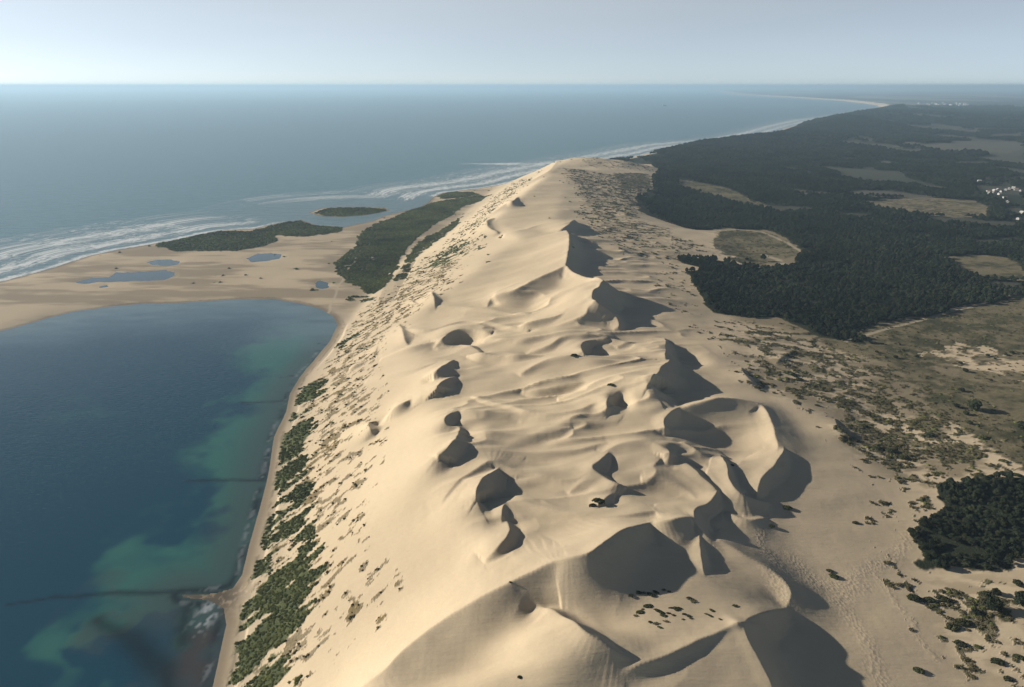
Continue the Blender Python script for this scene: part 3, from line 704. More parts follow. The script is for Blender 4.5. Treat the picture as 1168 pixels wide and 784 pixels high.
deep = np.array([.010, .052, .086]); teal = np.array([.036, .132, .116]); grey = np.array([.055, .075, .080]); dark = np.array([.008, .014, .018])
wc = deep+(teal-deep)*sstep(.16, .75, sh)[..., None]
g = (sstep(-55, -8, wsd)*(wsd < 2))[..., None]*.75
g = np.maximum(g, (.75*blob(bx, by, 150, 708, 75, 16))[..., None])
wc = wc*(1-g)+grey*g
seg = lambda u0, v0, u1, v1: (at(u0, v0), at(u1, v1))
bars = [((262,676),(200,674),2.5),((200,674),(120,678),2.2),((120,678),(60,682),1.6),((60,682),(10,690),1.2),((303,548),(215,548),1.8),((322,458),(275,460),2.2),((348,428),(320,430),1.2),((362,392),(378,394),1.0),
        ((110,708),(150,728),5.0),((150,728),(185,765),7.0),((212,690),(208,735),5.0),((185,765),(200,800),5.0)]
sky_sheen = (sstep(-230, -5, wsd)*sstep(860, 1000, WY)*(.35+.65*fbm(WX/60, WY/18, 3)))[..., None]
wc = wc*(1-sky_sheen)+np.array([.13, .20, .235])*sky_sheen  # pale glancing sky reflection along the spit, painted into the lagoon colour
mudg = (np.clip(1.1*blob(bx, by, 245, 735, 26, 60)+.8*blob(bx, by, 255, 690, 22, 25), 0, 1)*sstep(-60, -20, wsd))[..., None]
wc = wc*(1-mudg*.8)+np.array([.060, .050, .047])*mudg*.8
dk = np.zeros(WX.shape)
cx_, cy_ = warp(WX, WY, 14, 3)
for a, b_, wd in bars:
    pa, pb = at(*a), at(*b_)
    m = (abs(WX-(pa[0]+pb[0])/2) < 90) & (abs(WY-(pa[1]+pb[1])/2) < 90)
    if m.any():
        d, _, _ = polydist(cx_[m], cy_[m], [pa, pb]); dk[m] = np.maximum(dk[m], np.exp(-(d/(wd*1.3))**2)*.7)
edge = np.exp(-((wsd+4)/4)**2)*sstep(.35, .6, fbm(WX/14, WY/30, 3))*(WY < 900)
dk = np.maximum(dk, .8*edge)
wc = wc*(1-dk[..., None])+dark*dk[..., None]
lap = np.exp(-((wsd+5)/2.2)**2)*sstep(.52, .60, fbm(WX/5, WY/22, 3, .6))*(WY < 900)*.22+np.exp(-(((WX-at(235,703)[0])/7)**2+((WY-at(235,703)[1])/15)**2))*sstep(.54, .62, fbm(WX/2.5, WY/4, 3, .6))*.7
wc = wc*(1-lap[..., None])+np.array([.5, .53, .56])*lap[..., None]
# the open sea: a little paler and greener over the shallows
sc_ = np.zeros(WX.shape+(3,)); sc_[:] = (.055, .142, .168)
s1 = sstep(-420, -20, wsd)[..., None]; sc_ = sc_*(1-s1)+np.array([.10, .165, .180])*s1
wc = np.where(islag[..., None], wc, sc_)
# surf strength by distance from the waterline
foam = .85*np.exp(-((wsd+6)/16)**2)+.85*np.exp(-((wsd+75)/50)**2)+.82*np.exp(-((wsd+190)/70)**2)+.62*np.exp(-((wsd+330)/90)**2)+.12
foam += .9*np.exp(-(((WX-at(540,187)[0])/210)**2+((WY-at(540,187)[1])/38)**2))
foam *= (1-.6*sstep(9000, 14000, WY))
foam = np.where((wal > 0) & (wsd > -600), foam, np.minimum(foam, .12+foam*.0))
ch = np.array([tuple(at(u, v)) for u, v in [(340,256),(350,248),(365,249),(400,249),(440,242),(450,236),(470,228),(492,224),(496,228),(470,240),(430,254),(390,262),(360,260)]])
calm = inside(WX, WY, ch)
foam = np.where(calm, 0, foam)
foam = foam*(1-np.clip(1.6*np.exp(-(((WX-at(400,240)[0])/260)**2+((WY-at(400,240)[1])/150)**2)), 0, 1))
wz = np.zeros(WX.shape)
hit = np.zeros((WX.shape[0]-1, WX.shape[1]-1), bool)
mx4 = lambda A: np.maximum(np.maximum(A[:-1, :-1], A[1:, :-1]), np.maximum(A[:-1, 1:], A[1:, 1:]))
mn4 = lambda A: np.minimum(np.minimum(A[:-1, :-1], A[1:, :-1]), np.minimum(A[:-1, 1:], A[1:, 1:]))
wetcell = mn4(wsd) < 25
lagcell = islag[:-1, :-1]
SEA = water_material('sea_water', True); LAG = water_material('lagoon_water', False)
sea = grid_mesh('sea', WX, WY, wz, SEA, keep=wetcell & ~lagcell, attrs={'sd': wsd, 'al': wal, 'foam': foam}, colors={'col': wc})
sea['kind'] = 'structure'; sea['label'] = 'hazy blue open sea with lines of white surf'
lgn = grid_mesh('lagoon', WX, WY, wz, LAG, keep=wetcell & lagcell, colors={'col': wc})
lgn['kind'] = 'structure'; lgn['label'] = 'calm dark blue and teal lagoon below the dune'
POOLM, nt, b = newmat('pool_water'); b.inputs['Base Color'].default_value = (.05, .085, .11, 1); b.inputs['Roughness'].default_value = .1; b.inputs['IOR'].default_value = 1.33
for P in PW:
    c = P.mean(0); Q = c+(P-c)*1.5
    me = bpy.data.meshes.new('tidal_pool'); me.from_pydata([(p[0], p[1], .95) for p in Q], [], [list(range(len(Q)))][0:1]); me.materials.append(POOLM)
    o = bpy.data.objects.new('tidal_pool', me); COL.objects.link(o); o['kind'] = 'structure'; o['label'] = 'shallow pool of still water on the sand bank'

#<PLANTS>
# ------------------------------------------------------------------ plants
def ico(sub):
    import bmesh
    bm = bmesh.new(); bmesh.ops.create_icosphere(bm, subdivisions=sub, radius=1)
    V = np.array([v.co[:] for v in bm.verts]); Fc = np.array([[l.index for l in f.verts] for f in bm.faces]); bm.free(); return V, Fc
I1 = ico(1); I2 = ico(2)
def tri_mesh(name, V, Fc, mat, smooth=False):
    me = bpy.data.meshes.new(name); V = np.asarray(V, np.float32); Fc = np.asarray(Fc, np.int32)
    me.vertices.add(len(V)); me.vertices.foreach_set('co', V.ravel())
    me.loops.add(Fc.size); me.loops.foreach_set('vertex_index', Fc.ravel())
    me.polygons.add(len(Fc)); me.polygons.foreach_set('loop_start', np.arange(0, Fc.size, Fc.shape[1], dtype=np.int32))
    me.update(calc_edges=True); me.materials.append(mat)
    if smooth: me.polygons.foreach_set('use_smooth', np.ones(len(Fc), bool))
    return me
def leafy(seed, n, crown, leaf, per, squash=.6):
    """a crown of many leaf-sized triangles gathered in clumps; crown(u)-> clump centre and size"""
    r = np.random.default_rng(seed); Vs = []; k = 0
    for i in range(n):
        c, s = crown(r)
        d = r.normal(size=(per, 3)); d /= np.linalg.norm(d, axis=1)[:, None]; d[:, 2] = np.abs(d[:, 2])*1.0-.25
        p = c+d*s*np.array([1, 1, squash])*r.uniform(.75, 1.05, (per, 1))
        n0 = d+r.normal(size=(per, 3))*.45; n0 /= np.linalg.norm(n0, axis=1)[:, None]
        a = np.cross(n0, r.normal(size=(per, 3))); a /= np.linalg.norm(a, axis=1)[:, None]; b = np.cross(n0, a)
        L = leaf*r.uniform(.6, 1.3, (per, 1))
        Vs.append(np.stack([p+a*L, p-a*L*.5+b*L*.85, p-a*L*.5-b*L*.85], 1))
    V = np.concatenate(Vs).reshape(-1, 3); Fc = np.arange(len(V)).reshape(-1, 3)
    return V, Fc
def pine_clump(r):
    t = r.uniform(0, 2*math.pi); q = math.sqrt(r.uniform(0, 1)); h = r.uniform(0, 1)
    rad = (1-.55*h**1.5)*q
    return np.array([math.cos(t)*rad*.8, math.sin(t)*rad*.8, .95+1.15*h*(1.15-q*.5)]), r.uniform(.22, .36)
def bush_clump(r):
    t = r.uniform(0, 2*math.pi); q = math.sqrt(r.uniform(0, 1))
    return np.array([math.cos(t)*q*.75, math.sin(t)*q*.75, .12+.42*(1-q*q)*r.uniform(.6, 1)]), r.uniform(.22, .38)
def round_clump(r):
    d = r.normal(size=3); d /= np.linalg.norm(d); q = r.uniform(.3, 1)**.5
    return np.array([d[0]*q*.78, d[1]*q*.78, .95+d[2]*q*.68]), r.uniform(.24, .36)
PINE = simple('pine_needles', (.024, .032, .019), .95, .5, 2.5, spec=.04, leaf=True)
OAK = simple('scrub_leaves', (.140, .165, .062), .95, .5, 2.5, spec=.04, leaf=True)
DRY = simple('dry_scrub_leaves', (.125, .112, .062), .95, .4, 2.5, spec=.04)
BARK = simple('bark', (.10, .075, .055), .95, .3, 3)
PINES = [tri_mesh('pine_crown', *leafy(10+i, 62, pine_clump, .15, 22), PINE) for i in range(3)]
ROUNDS = [tri_mesh('round_crown', *leafy(30+i, 60, round_clump, .14, 26, .9), PINE) for i in range(2)]
BUSHES = [tri_mesh('bush_leaves', *leafy(20+i, 22, bush_clump, .17, 16, .8), OAK) for i in range(3)]
DARKL = simple('dark_shrub_leaves', (.050, .060, .030), .95, .5, 2.5, spec=.04, leaf=True)
DARKS = [tri_mesh('dark_bush_leaves', *leafy(60+i, 26, bush_clump, .16, 20, .8), DARKL) for i in range(3)]
DRYB = [tri_mesh('dry_bush_leaves', *leafy(50+i, 12, bush_clump, .19, 12, .7), DRY) for i in range(2)]
def trunk_mesh(hh, r0):
    V = []; Fq = []; n = 7; rings = [(0, 1.35), (.08, 1.0), (.4, .8), (.75, .62), (1.0, .4)]
    for k, (t, q) in enumerate(rings):
        for j in range(n):
            a = 2*math.pi*j/n; V.append((math.cos(a)*r0*q+.05*math.sin(3*t), math.sin(a)*r0*q+.04*t, t*hh))
    for k in range(len(rings)-1):
        for j in range(n): Fq.append((k*n+j, k*n+(j+1) % n, (k+1)*n+(j+1) % n, (k+1)*n+j))
    # a few limbs
    for b_ in range(5):
        a = b_*2.4; z0 = hh*(.55+.09*b_); base = len(V); d = np.array([math.cos(a), math.sin(a), .55]); s = np.array([-d[1], d[0], 0])
        for t, q in ((0, .35), (.45, .12)):
            for k in range(4):
                o = s*math.cos(k*math.pi/2)+np.array([0, 0, 1])*math.sin(k*math.pi/2)
                V.append(tuple(np.array([0, 0, z0])+d*t+o*r0*q))
        for k in range(4): Fq.append((base+k, base+(k+1) % 4, base+4+(k+1) % 4, base+4+k))
    return tri_mesh('trunk', V, Fq, BARK, True)
TRUNK = trunk_mesh(1.5, .055); TRUNK_S = trunk_mesh(.9, .06)
def put(name, me, parent=None, loc=(0, 0, 0), sc=(1, 1, 1), rz=0):
    o = bpy.data.objects.new(name, me); COL.objects.link(o)
    if parent: o.parent = parent
    o.location = loc; o.scale = sc; o.rotation_euler = (0, 0, rz); return o
def tagit(o, label, cat, group=None):
    o['label'] = label; o['category'] = cat
    if group: o['group'] = group
def tree(x, y, z, rad, crown, trunk, label, cat='tree', group=None, name='pine_tree', zs=1.0):
    t = put(name, None, None, (x, y, z-.15), (rad, rad, rad*zs), random.uniform(0, 6.28)); t.empty_display_size = .5
    put('crown', crown, t); put('trunk', trunk, t)
    tagit(t, label, cat, group); return t

# --- woods: jittered points, thinned to what grows there
def field_points(x0, x1, y0, y1, sp):
    nx, ny = int((x1-x0)/sp), int((y1-y0)/sp)
    gx, gy = np.meshgrid(np.arange(nx), np.arange(ny))
    x = x0+(gx.ravel()+rng.random(nx*ny))*sp; y = y0+(gy.ravel()+rng.random(nx*ny))*sp
    m = (np.abs(x) < .80*(y*cp+H*sp)+25)
    return x[m], y[m]
VIL = [(1127,219),(1130,221),(1134,218),(1138,217),(1143,219),(1147,217),(1151,216),(1156,215),(1159,217),(1164,218),(1140,222),(1149,231),(1146,226),(1117,207),(1162,250),(1166,243)]
HP = [at(u_, v_, 27) for u_, v_ in VIL]
TP = []
for (y0, y1, x0, x1, spc, sz) in ((250, 620, 200, 700, 4.0, 2.7), (600, 1700, 200, 1800, 5.4, 3.7), (1700, 3300, 350, 2900, 7.6, 4.6), (3300, 6000, 700, 5200, 13, 7.6), (6000, 11500, 1800, 9800, 26, 13)):
    x, y = field_points(x0, x1, y0, y1, spc)
    z, sd, al = height(x, y); W, SCR, G, HE = cover(x, y, sd)
    hm_ = np.zeros(len(x), bool)
    if y0 < 3400 and y1 > 1500:
        for hp in HP: hm_ |= (abs(x-hp[0]) < 38) & (y < hp[1]+25) & (y > hp[1]-85)
    W = np.where(hm_, 0, W)
    if y0 >= 3300: W = np.where(x > 300, 1.0, 0)*(sd > 110)
    o = far_open(x, y)
    dens = fbm(x/45, y/45, 3) if y0 > 300 else fbm(x/16, y/16, 3)
    keep = (W > .5) & (o < .2) & (sd > 40) & (rng.random(len(x)) < .97-.75*sstep(.56, .68, dens+.07*(y < 640))*(y < 3300))
    k = np.flatnonzero(keep)
    s = sz*np.where(rng.random(len(k)) < .25, rng.uniform(.4, .7, len(k)), rng.uniform(.75, 1.3, len(k)))*(.75+.55*dens[k])
    TP.append(np.stack([x[k], y[k], z[k], s], 1))
TP = np.concatenate(TP)
# stray trees over the heath
x, y = field_points(300, 1300, 430, 1200, 11); z, sd, al = height(x, y); W, SCR, G, HE = cover(x, y, sd)
k = np.flatnonzero((HE > .5) & (W < .3) & (rng.random(len(x)) < .05)); STR = np.stack([x[k], y[k], z[k], rng.uniform(1.6, 3.6, len(k))], 1)
u, v = project(TP[:, 0], TP[:, 1], TP[:, 2]); vis = (u > -20) & (u < 1190) & (v < 810)
d = np.hypot(TP[:, 0], TP[:, 1]); order = np.argsort(np.where(vis & (u < 1168) & (v < 784), d, 1e9))
single = order[:262]; rest = np.setdiff1d(np.arange(len(TP)), single)
for i in single:
    x, y, z, s = TP[i]
    low = y < 640
    tree(x, y, z, s, random.choice(ROUNDS+PINES if low else PINES), TRUNK_S if low else TRUNK,
         'dark bushy tree in the thicket beside the sand, lower right' if low else 'dark pine in the wood behind the dune',
         group='trees of the thicket' if low else 'pines of the wood behind the dune', zs=.8 if low else 1.0)
def scatter_object(name, P, sources, label, zsq=1.0):
    """one object whose points carry copies of the crowns"""
    me = bpy.data.meshes.new(name); me.vertices.add(len(P)); me.vertices.foreach_set('co', np.ascontiguousarray(P[:, :3], np.float32).ravel())
    for nm, A in (('size', P[:, 3]), ('turn', rng.uniform(0, 6.28, len(P)))):
        a = me.attributes.new(nm, 'FLOAT', 'POINT'); a.data.foreach_set('value', A.astype(np.float32))
    a = me.attributes.new('pick', 'INT', 'POINT'); a.data.foreach_set('value', (rng.integers(0, len(sources), len(P)) if P.shape[1] < 5 else P[:, 4]).astype(np.int32))
    o = bpy.data.objects.new(name, me); COL.objects.link(o)
    ng = bpy.data.node_groups.new(name, 'GeometryNodeTree')
    ng.interface.new_socket('Geometry', in_out='INPUT', socket_type='NodeSocketGeometry'); ng.interface.new_socket('Geometry', in_out='OUTPUT', socket_type='NodeSocketGeometry')
    gi = ng.nodes.new('NodeGroupInput'); go = ng.nodes.new('NodeGroupOutput'); jn = ng.nodes.new('GeometryNodeJoinGeometry')
    def na(nm, t):
        n = ng.nodes.new('GeometryNodeInputNamedAttribute'); n.data_type = t; n.inputs[0].default_value = nm; return n
    sz, tu, pk = na('size', 'FLOAT'), na('turn', 'FLOAT'), na('pick', 'INT')
    cx = ng.nodes.new('ShaderNodeCombineXYZ'); ng.links.new(tu.outputs[0], cx.inputs[2])
    for i, src in enumerate(sources):
        oi = ng.nodes.new('GeometryNodeObjectInfo'); oi.transform_space = 'ORIGINAL'; oi.inputs['As Instance'].default_value = True; oi.inputs['Object'].default_value = src
        eq = ng.nodes.new('FunctionNodeCompare'); eq.data_type = 'INT'; eq.operation = 'EQUAL'; ng.links.new(pk.outputs[0], eq.inputs[2]); eq.inputs[3].default_value = i
        ip = ng.nodes.new('GeometryNodeInstanceOnPoints'); ng.links.new(gi.outputs[0], ip.inputs['Points']); ng.links.new(eq.outputs[0], ip.inputs['Selection'])
        ng.links.new(oi.outputs['Geometry'], ip.inputs['Instance']); ng.links.new(cx.outputs[0], ip.inputs['Rotation']); ng.links.new(sz.outputs[0], ip.inputs['Scale'])
        ng.links.new(ip.outputs[0], jn.inputs[0])
    ng.links.new(jn.outputs[0], go.inputs[0])
    md = o.modifiers.new('scatter', 'NODES'); md.node_group = ng
    o['kind'] = 'stuff'; o['label'] = label; return o
crown_src = []
for me in PINES:
    for o in bpy.data.objects:
        if o.data == me and o.type == 'MESH': crown_src.append(o); break
scatter_object('pine_wood', TP[rest], crown_src, 'vast dark pine wood stretching inland behind the dune')

# --- single trees and bushes that stand out in the photo
SINGLES = [
 (1110, 468, 7.0, 'R', 'large round dark tree alone on the heath right of the dune', 1.0),
 (1132, 696, 5.6, 'R', 'round dark tree with a long shadow on pale sand, lower right', 1.0),
 (1166, 692, 6.2, 'R', 'dark round tree at the right edge below the thicket', 1.0),
 (1166, 492, 6.0, 'R', 'dark tree at the right edge, below the lone round tree on the heath', 1.0),
 (870, 298, 6.5, 'P', 'lone dark pine on the sandy clearing before the far wood', 1.0),
 (852, 297, 4.0, 'R', 'small dark tree just left of the lone pine in the sandy clearing', .7),
 (1136, 678, 3.0, 'R', 'small bushy tree just above the round tree with the long shadow', .8),
 (1113, 700, 3.0, 'R', 'wide low bush left of the round tree with the long shadow', .6),
 (1160, 668, 3.4, 'R', 'dark bush between the thicket and the right edge', .7),
]
for u_, v_, rad, kd, lab, zs in SINGLES:
    x, y, z = ground_at(u_, v_)
    tree(x, y, z, rad, random.choice(ROUNDS if kd == 'R' else PINES), TRUNK_S if kd == 'R' else TRUNK, lab, zs=zs, name='round_tree' if kd == 'R' else 'pine_tree')
for i, (x, y, z, s) in enumerate(STR[:28]):
    tree(x, y, z, s, random.choice(ROUNDS), TRUNK_S, 'small dark tree scattered over the open heath before the wood', group='small trees on the heath', name='round_tree', zs=.75)
BUSH = [  # u, v, radius, count scattered, spread px, label
 (898, 580, 4.2, 'dark shrub alone on the flat sand right of the deep hollow'),
 (880, 601, 3.0, 'smaller dark shrub below the lone shrub on the flat sand'),
 (946, 652, 2.6, 'upper of two thin shrubs on the flat sand in the lower right'),
 (951, 658, 3.6, 'lower of two thin shrubs on the flat sand in the lower right'),
 (976, 597, 3.0, 'sparse shrub on a small sand mound left of the thicket'),
 (1048, 766, 3.6, 'single low shrub on bare sand near the bottom right'),
 (835, 531, 2.2, 'small shrub on the lip of the sunken hollow in the middle dune'),
 (697, 440, 3.8, 'dark shrub mound on the crest left of the small round bowl'),
 (683, 573, 5.0, 'dark shrub clump in the middle of the near dunes'),
 (676, 577, 3.0, 'small shrub left of the dark clump in the near dunes'),
 (655, 406, 4.5, 'dark shrub in the sand hollow among the far dunes'),
 (582, 664, 1.0, 'tiny dark tuft on the big near crest'),
 (593, 773, 1.6, 'tiny lone tuft on the near sand slope, bottom middle'),
 (900, 427, 7.0, 'wide dark bush on the mound right of the far dunes'),
 (912, 434, 5.5, 'dark bush just right of the wide bush on the mound'),
 (1043, 684, 5.5, 'dark green bush on the edge of the sand below the thicket'),
 (1060, 686, 4.5, 'dark bush right of the green bush below the thicket'),
 (1075, 684, 4.8, 'leaning dark bush throwing shade on sand below the thicket'),
 (1086, 716, 5.0, 'left bush of the dark clump on the sand, lower right'),
 (1098, 712, 5.5, 'right bush of the dark clump on the sand, lower right'),
 (1095, 735, 4.0, 'low dark shrub beneath the dark clump, lower right'),
 (1138, 756, 4.2, 'dark pointed shrub on the sand near the bottom right corner'),
 (1162, 751, 3.5, 'reddish dark shrub at the right edge near the bottom corner'),
 (1150, 775, 3.0, 'shrub in the bottom right corner'),
 (1124, 678, 3.6, 'grey green shrub between the thicket and the round tree'),
 (1015, 515, 6.0, 'dark shrub in the shaded scrub mounds right of the bowl dune'),
 (1000, 512, 5.0, 'shrub at the left end of the shaded scrub mounds'),
 (985, 487, 5.0, 'shrub on the upper edge of the shaded scrub mounds'),
 (1030, 523, 5.5, 'shrub low in the shaded scrub mounds'),
 (1060, 497, 6.0, 'dark shrub right of the shaded scrub mounds'),
 (1120, 500, 6.0, 'wide dark shrub below the lone tree on the heath'),
 (1145, 527, 4.5, 'shrub on pale sand above the thicket'),
 (1160, 543, 4.5, 'shrub at the right edge above the thicket'),
 (932, 463, 3.0, 'small shrub on the sand ledge above the bowl dune'),
 (910, 452, 3.0, 'small shrub on the sand ledge behind the bowl dune'),
]
for u_, v_, rad, lab in BUSH:
    x, y, z = ground_at(u_, v_)
    o = put('shrub', random.choice(DARKS), None, (x, y, z-.2), (rad, rad*.8, rad*.75), random.uniform(-.5, .5)); tagit(o, lab, 'shrub')
TUFTS = [(728,676),(734,677),(742,679),(748,676),(757,673),(763,675),(719,680),(786,683),(790,686),(739,692),(733,695),(730,699),(752,698),(765,694),(771,695),(775,694),(762,700),(768,702),(780,701),(785,703),(788,706),(805,701),(810,703),(812,697),(742,710),(748,712),(753,716),(760,709),(822,707),(838,692),(725,703),(757,703),(779,707)]
for u_, v_ in TUFTS:
    x, y, z = ground_at(u_, v_); r = random.uniform(1.3, 3.0)
    o = put('grass_tuft', random.choice(DRYB+DARKS), None, (x, y, z-.12), (r*random.uniform(.9, 1.4), r*random.uniform(.5, .9), r*.42), R(random.uniform(-45, 20))); tagit(o, 'flattened grass tuft on the pale sand floor below the big striped hollow', 'grass tuft', 'grass tufts on the near sand floor')
# --- scrub too small and dense to count
SP = []
def scrub_points(x0, x1, y0, y1, sp, s0, s1, pg, ps):
    x, y = field_points(x0, x1, y0, y1, sp)
    z, sd, al = height(x, y); W, SCR, G, HE = cover(x, y, sd)
    q = rng.random(len(x))
    kg = (G > .5) & (q < pg) & (W < .3); ks = (SCR > .5) & (q < ps) & (W < .3) & ~kg; kh = (HE > .6) & (q < .10) & (W < .3) & ~kg & ~ks
    for k, pick, f in ((kg, 0, 1.0), (ks, 1, .9), (kh, 2, .8)):
        i = np.flatnonzero(k)
        pk = rng.integers(0, 3, len(i)) if pick == 0 else np.where(rng.random(len(i)) < (.88 if x0 > 100 else .8), rng.integers(3, 5, len(i)), rng.integers(0, 3, len(i)))
        SP.append(np.stack([x[i], y[i], z[i]-.1, f*rng.uniform(s0, s1, len(i)), pk], 1))
scrub_points(-280, -20, 180, 620, 1.5, .6, 1.9, .5, .10)
scrub_points(-300, 0, 620, 1300, 2.2, .8, 2.3, .5, .12)
scrub_points(-330, 150, 1300, 2600, 3.6, 1.2, 3.0, .7, .5)
scrub_points(-1000, -200, 1150, 2300, 4.6, 1.8, 3.6, .8, 0)
scrub_points(150, 520, 230, 700, 2.0, .7, 2.6, .6, .42)
scrub_points(200, 800, 700, 1300, 3.0, 1.0, 2.8, .6, .34)
scrub_points(150, 620, 1300, 2700, 4.5, 1.5, 3.5, .6, .5)
SP = np.concatenate(SP)
u, v = project(SP[:, 0], SP[:, 1], SP[:, 2]); vis = (u > 0) & (u < 1168) & (v < 784)
sizepx = np.where(vis, SP[:, 3]/np.hypot(SP[:, 0], SP[:, 1]), 0)
big = np.argsort(-sizepx)[:180]; rest = np.setdiff1d(np.arange(len(SP)), big)
for i in big:
    x, y, z, s, pk = SP[i]; fx_ = footx(y)
    o = put('shrub', (BUSHES+DRYB)[int(pk)], None, (x, y, z), (s*1.15, s*.9, s*.7), random.uniform(0, 6.28))
    if x < fx_+200: tagit(o, 'low green shrub among the growth at the western foot of the dune', 'shrub', 'shrubs at the western foot of the dune')
    else: tagit(o, 'low brownish shrub scattered over the sand by the thicket', 'shrub', 'shrubs on the sand by the thicket')
srcs = []
for me in BUSHES+DRYB:
    for o in bpy.data.objects:
        if o.type == 'MESH' and o.data == me: srcs.append(o); break
print('trees', len(TP), 'scrub', len(SP), 'srcs', len(srcs))
scatter_object('dune_scrub', SP[rest], srcs, 'low scrub and marram grass spread over the dune foot and heath')

# ------------------------------------------------------------------ houses and a ship
WALL = simple('white_render', (.40, .39, .37), .8, .15, .2); ROOFR = simple('clay_roof', (.26, .20, .17), .85, .3, .3); ROOFG = simple('pale_roof', (.38, .37, .35), .7, .2, .3)
DARKW = simple('window_dark', (.03, .035, .04), .2, .1, 1)
def box(V, Fq, x0, x1, y0, y1, z0, z1):
    b = len(V)
    V += [(x0,y0,z0),(x1,y0,z0),(x1,y1,z0),(x0,y1,z0),(x0,y0,z1),(x1,y0,z1),(x1,y1,z1),(x0,y1,z1)]
    Fq += [(b,b+3,b+2,b+1),(b+4,b+5,b+6,b+7),(b,b+1,b+5,b+4),(b+1,b+2,b+6,b+5),(b+2,b+3,b+7,b+6),(b+3,b,b+4,b+7)]
def house_meshes(w, l, h, rh):
    V, Q = [], []; box(V, Q, -w/2, w/2, -l/2, l/2, 0, h)
    b = len(V); V += [(-w/2,-l/2,h+.002),(w/2,-l/2,h+.002),(0,-l/2,h+rh*.93),(-w/2,l/2,h+.002),(w/2,l/2,h+.002),(0,l/2,h+rh*.93)]
    me = bpy.data.meshes.new('wall'); me.from_pydata(V, [], Q+[(b,b+1,b+2),(b+3,b+5,b+4)]); me.materials.append(WALL)
    e = .5; o = .25
    V2 = [(-w/2-e,-l/2-e,h-.3),(0,-l/2-e,h+rh),(0,l/2+e,h+rh),(-w/2-e,l/2+e,h-.3),(w/2+e,-l/2-e,h-.3),(w/2+e,l/2+e,h-.3)]
    V2 += [(a, b_, c-o) for a, b_, c in V2]
    me2 = bpy.data.meshes.new('roof'); me2.from_pydata(V2, [], [(0,1,2,3),(1,4,5,2),(6,9,8,7),(7,8,11,10),(0,6,7,1),(1,7,10,4),(3,2,8,9),(2,5,11,8),(0,3,9,6),(4,10,11,5)])
    V3, Q3 = [], []
    for k in range(3):
        yy = -l/2+l*(k+.5)/3
        for sx in (-1, 1): box(V3, Q3, sx*w/2-.06, sx*w/2+.06, yy-.6, yy+.6, h*.35, h*.75)
    for xx in (-w*.25, w*.25): box(V3, Q3, xx-.6, xx+.6, -l/2-.06, -l/2+.06, h*.35, h*.75)
    me3 = bpy.data.meshes.new('window'); me3.from_pydata(V3, [], Q3); me3.materials.append(DARKW)
    return me, me2, me3
VIL = [(1127,219),(1130,221),(1134,218),(1138,217),(1143,219),(1147,217),(1151,216),(1156,215),(1159,217),(1164,218),(1140,222),(1149,231),(1146,226),(1117,207),(1162,250),(1166,243)]
for i, (u_, v_) in enumerate(VIL):
    p = at(u_, v_, 27); z = hgt(*p); w_, l_ = random.uniform(6, 9), random.uniform(9, 15)
    a, b_, c = house_meshes(w_, l_, 4.5, 2.6); b_.materials.append(ROOFR if i % 4 == 0 else ROOFG)
    t = put('house', None, None, (p[0], p[1], z-.2), (1, 1, 1), random.uniform(0, 3.1)); t.empty_display_size = 2
    put('wall', a, t); put('roof', b_, t); put('window', c, t)
    tagit(t, 'small pale house of the hamlet among trees inland, near the right edge', 'house', 'houses of the inland hamlet')
for i in range(46):
    u_ = 1045+60*random.random()**.8; v_ = 117.5+9.5*random.random()*(1-abs(u_-1075)/50)
    p = at(u_, v_, 35); z = hgt(*p); w_, l_ = random.uniform(16, 34), random.uniform(25, 60)
    a, b_, c = house_meshes(w_, l_, random.uniform(12, 24), 5); b_.materials.append(ROOFG)
    t = put('building', None, None, (p[0], p[1], z-.5), (1, 1, 1), random.uniform(0, 3.1)); t.empty_display_size = 5
    put('wall', a, t); put('roof', b_, t)
    tagit(t, 'white building of the distant town behind the wooded headland', 'building', 'buildings of the distant town')
p = at(758, 121, 0)
V, Q = [], []
def hull(L, B, D):
    V = []; n = 9
    for i in range(n):
        t = i/(n-1); w = B*.5*min(1, 4*(1-t))**.6*(.8+.2*min(1, t*6)); x = (t-.5)*L; sh_ = D*(1+.25*t*t)
        V += [(x, -w, sh_), (x, -w*.75, 0), (x, 0, -.8), (x, w*.75, 0), (x, w, sh_)]
    Q = [(i*5+k, (i+1)*5+k, (i+1)*5+k+1, i*5+k+1) for i in range(n-1) for k in range(4)]+[(i*5, i*5+4, (i+1)*5+4, (i+1)*5) for i in range(n-1)]+[(0, 1, 2, 3, 4)]
    return V, Q
V, Q = hull(70, 14, 8); hm_ = bpy.data.meshes.new('hull'); hm_.from_pydata(V, [], Q); hm_.materials.append(WALL)
sh_o = put('ship', None, None, (p[0], p[1], 0), (1.3, 1.3, 1.3), R(20)); put('hull', hm_, sh_o)
V, Q = [], []; box(V, Q, -26, -4, -5, 5, 8, 20); box(V, Q, -22, -10, -4, 4, 20, 26)
cm = bpy.data.meshes.new('deckhouse'); cm.from_pydata(V, [], Q); cm.materials.append(WALL); put('deckhouse', cm, sh_o)
V, Q = [], []; box(V, Q, -1, 1, -1, 1, 26, 42); mm_ = bpy.data.meshes.new('mast'); mm_.from_pydata(V, [], Q); mm_.materials.append(WALL)
mo = put('mast', mm_, sh_o, (-16, 0, 0)); tagit(sh_o, 'tiny white ship far out on the open sea', 'ship')
#</PLANTS>

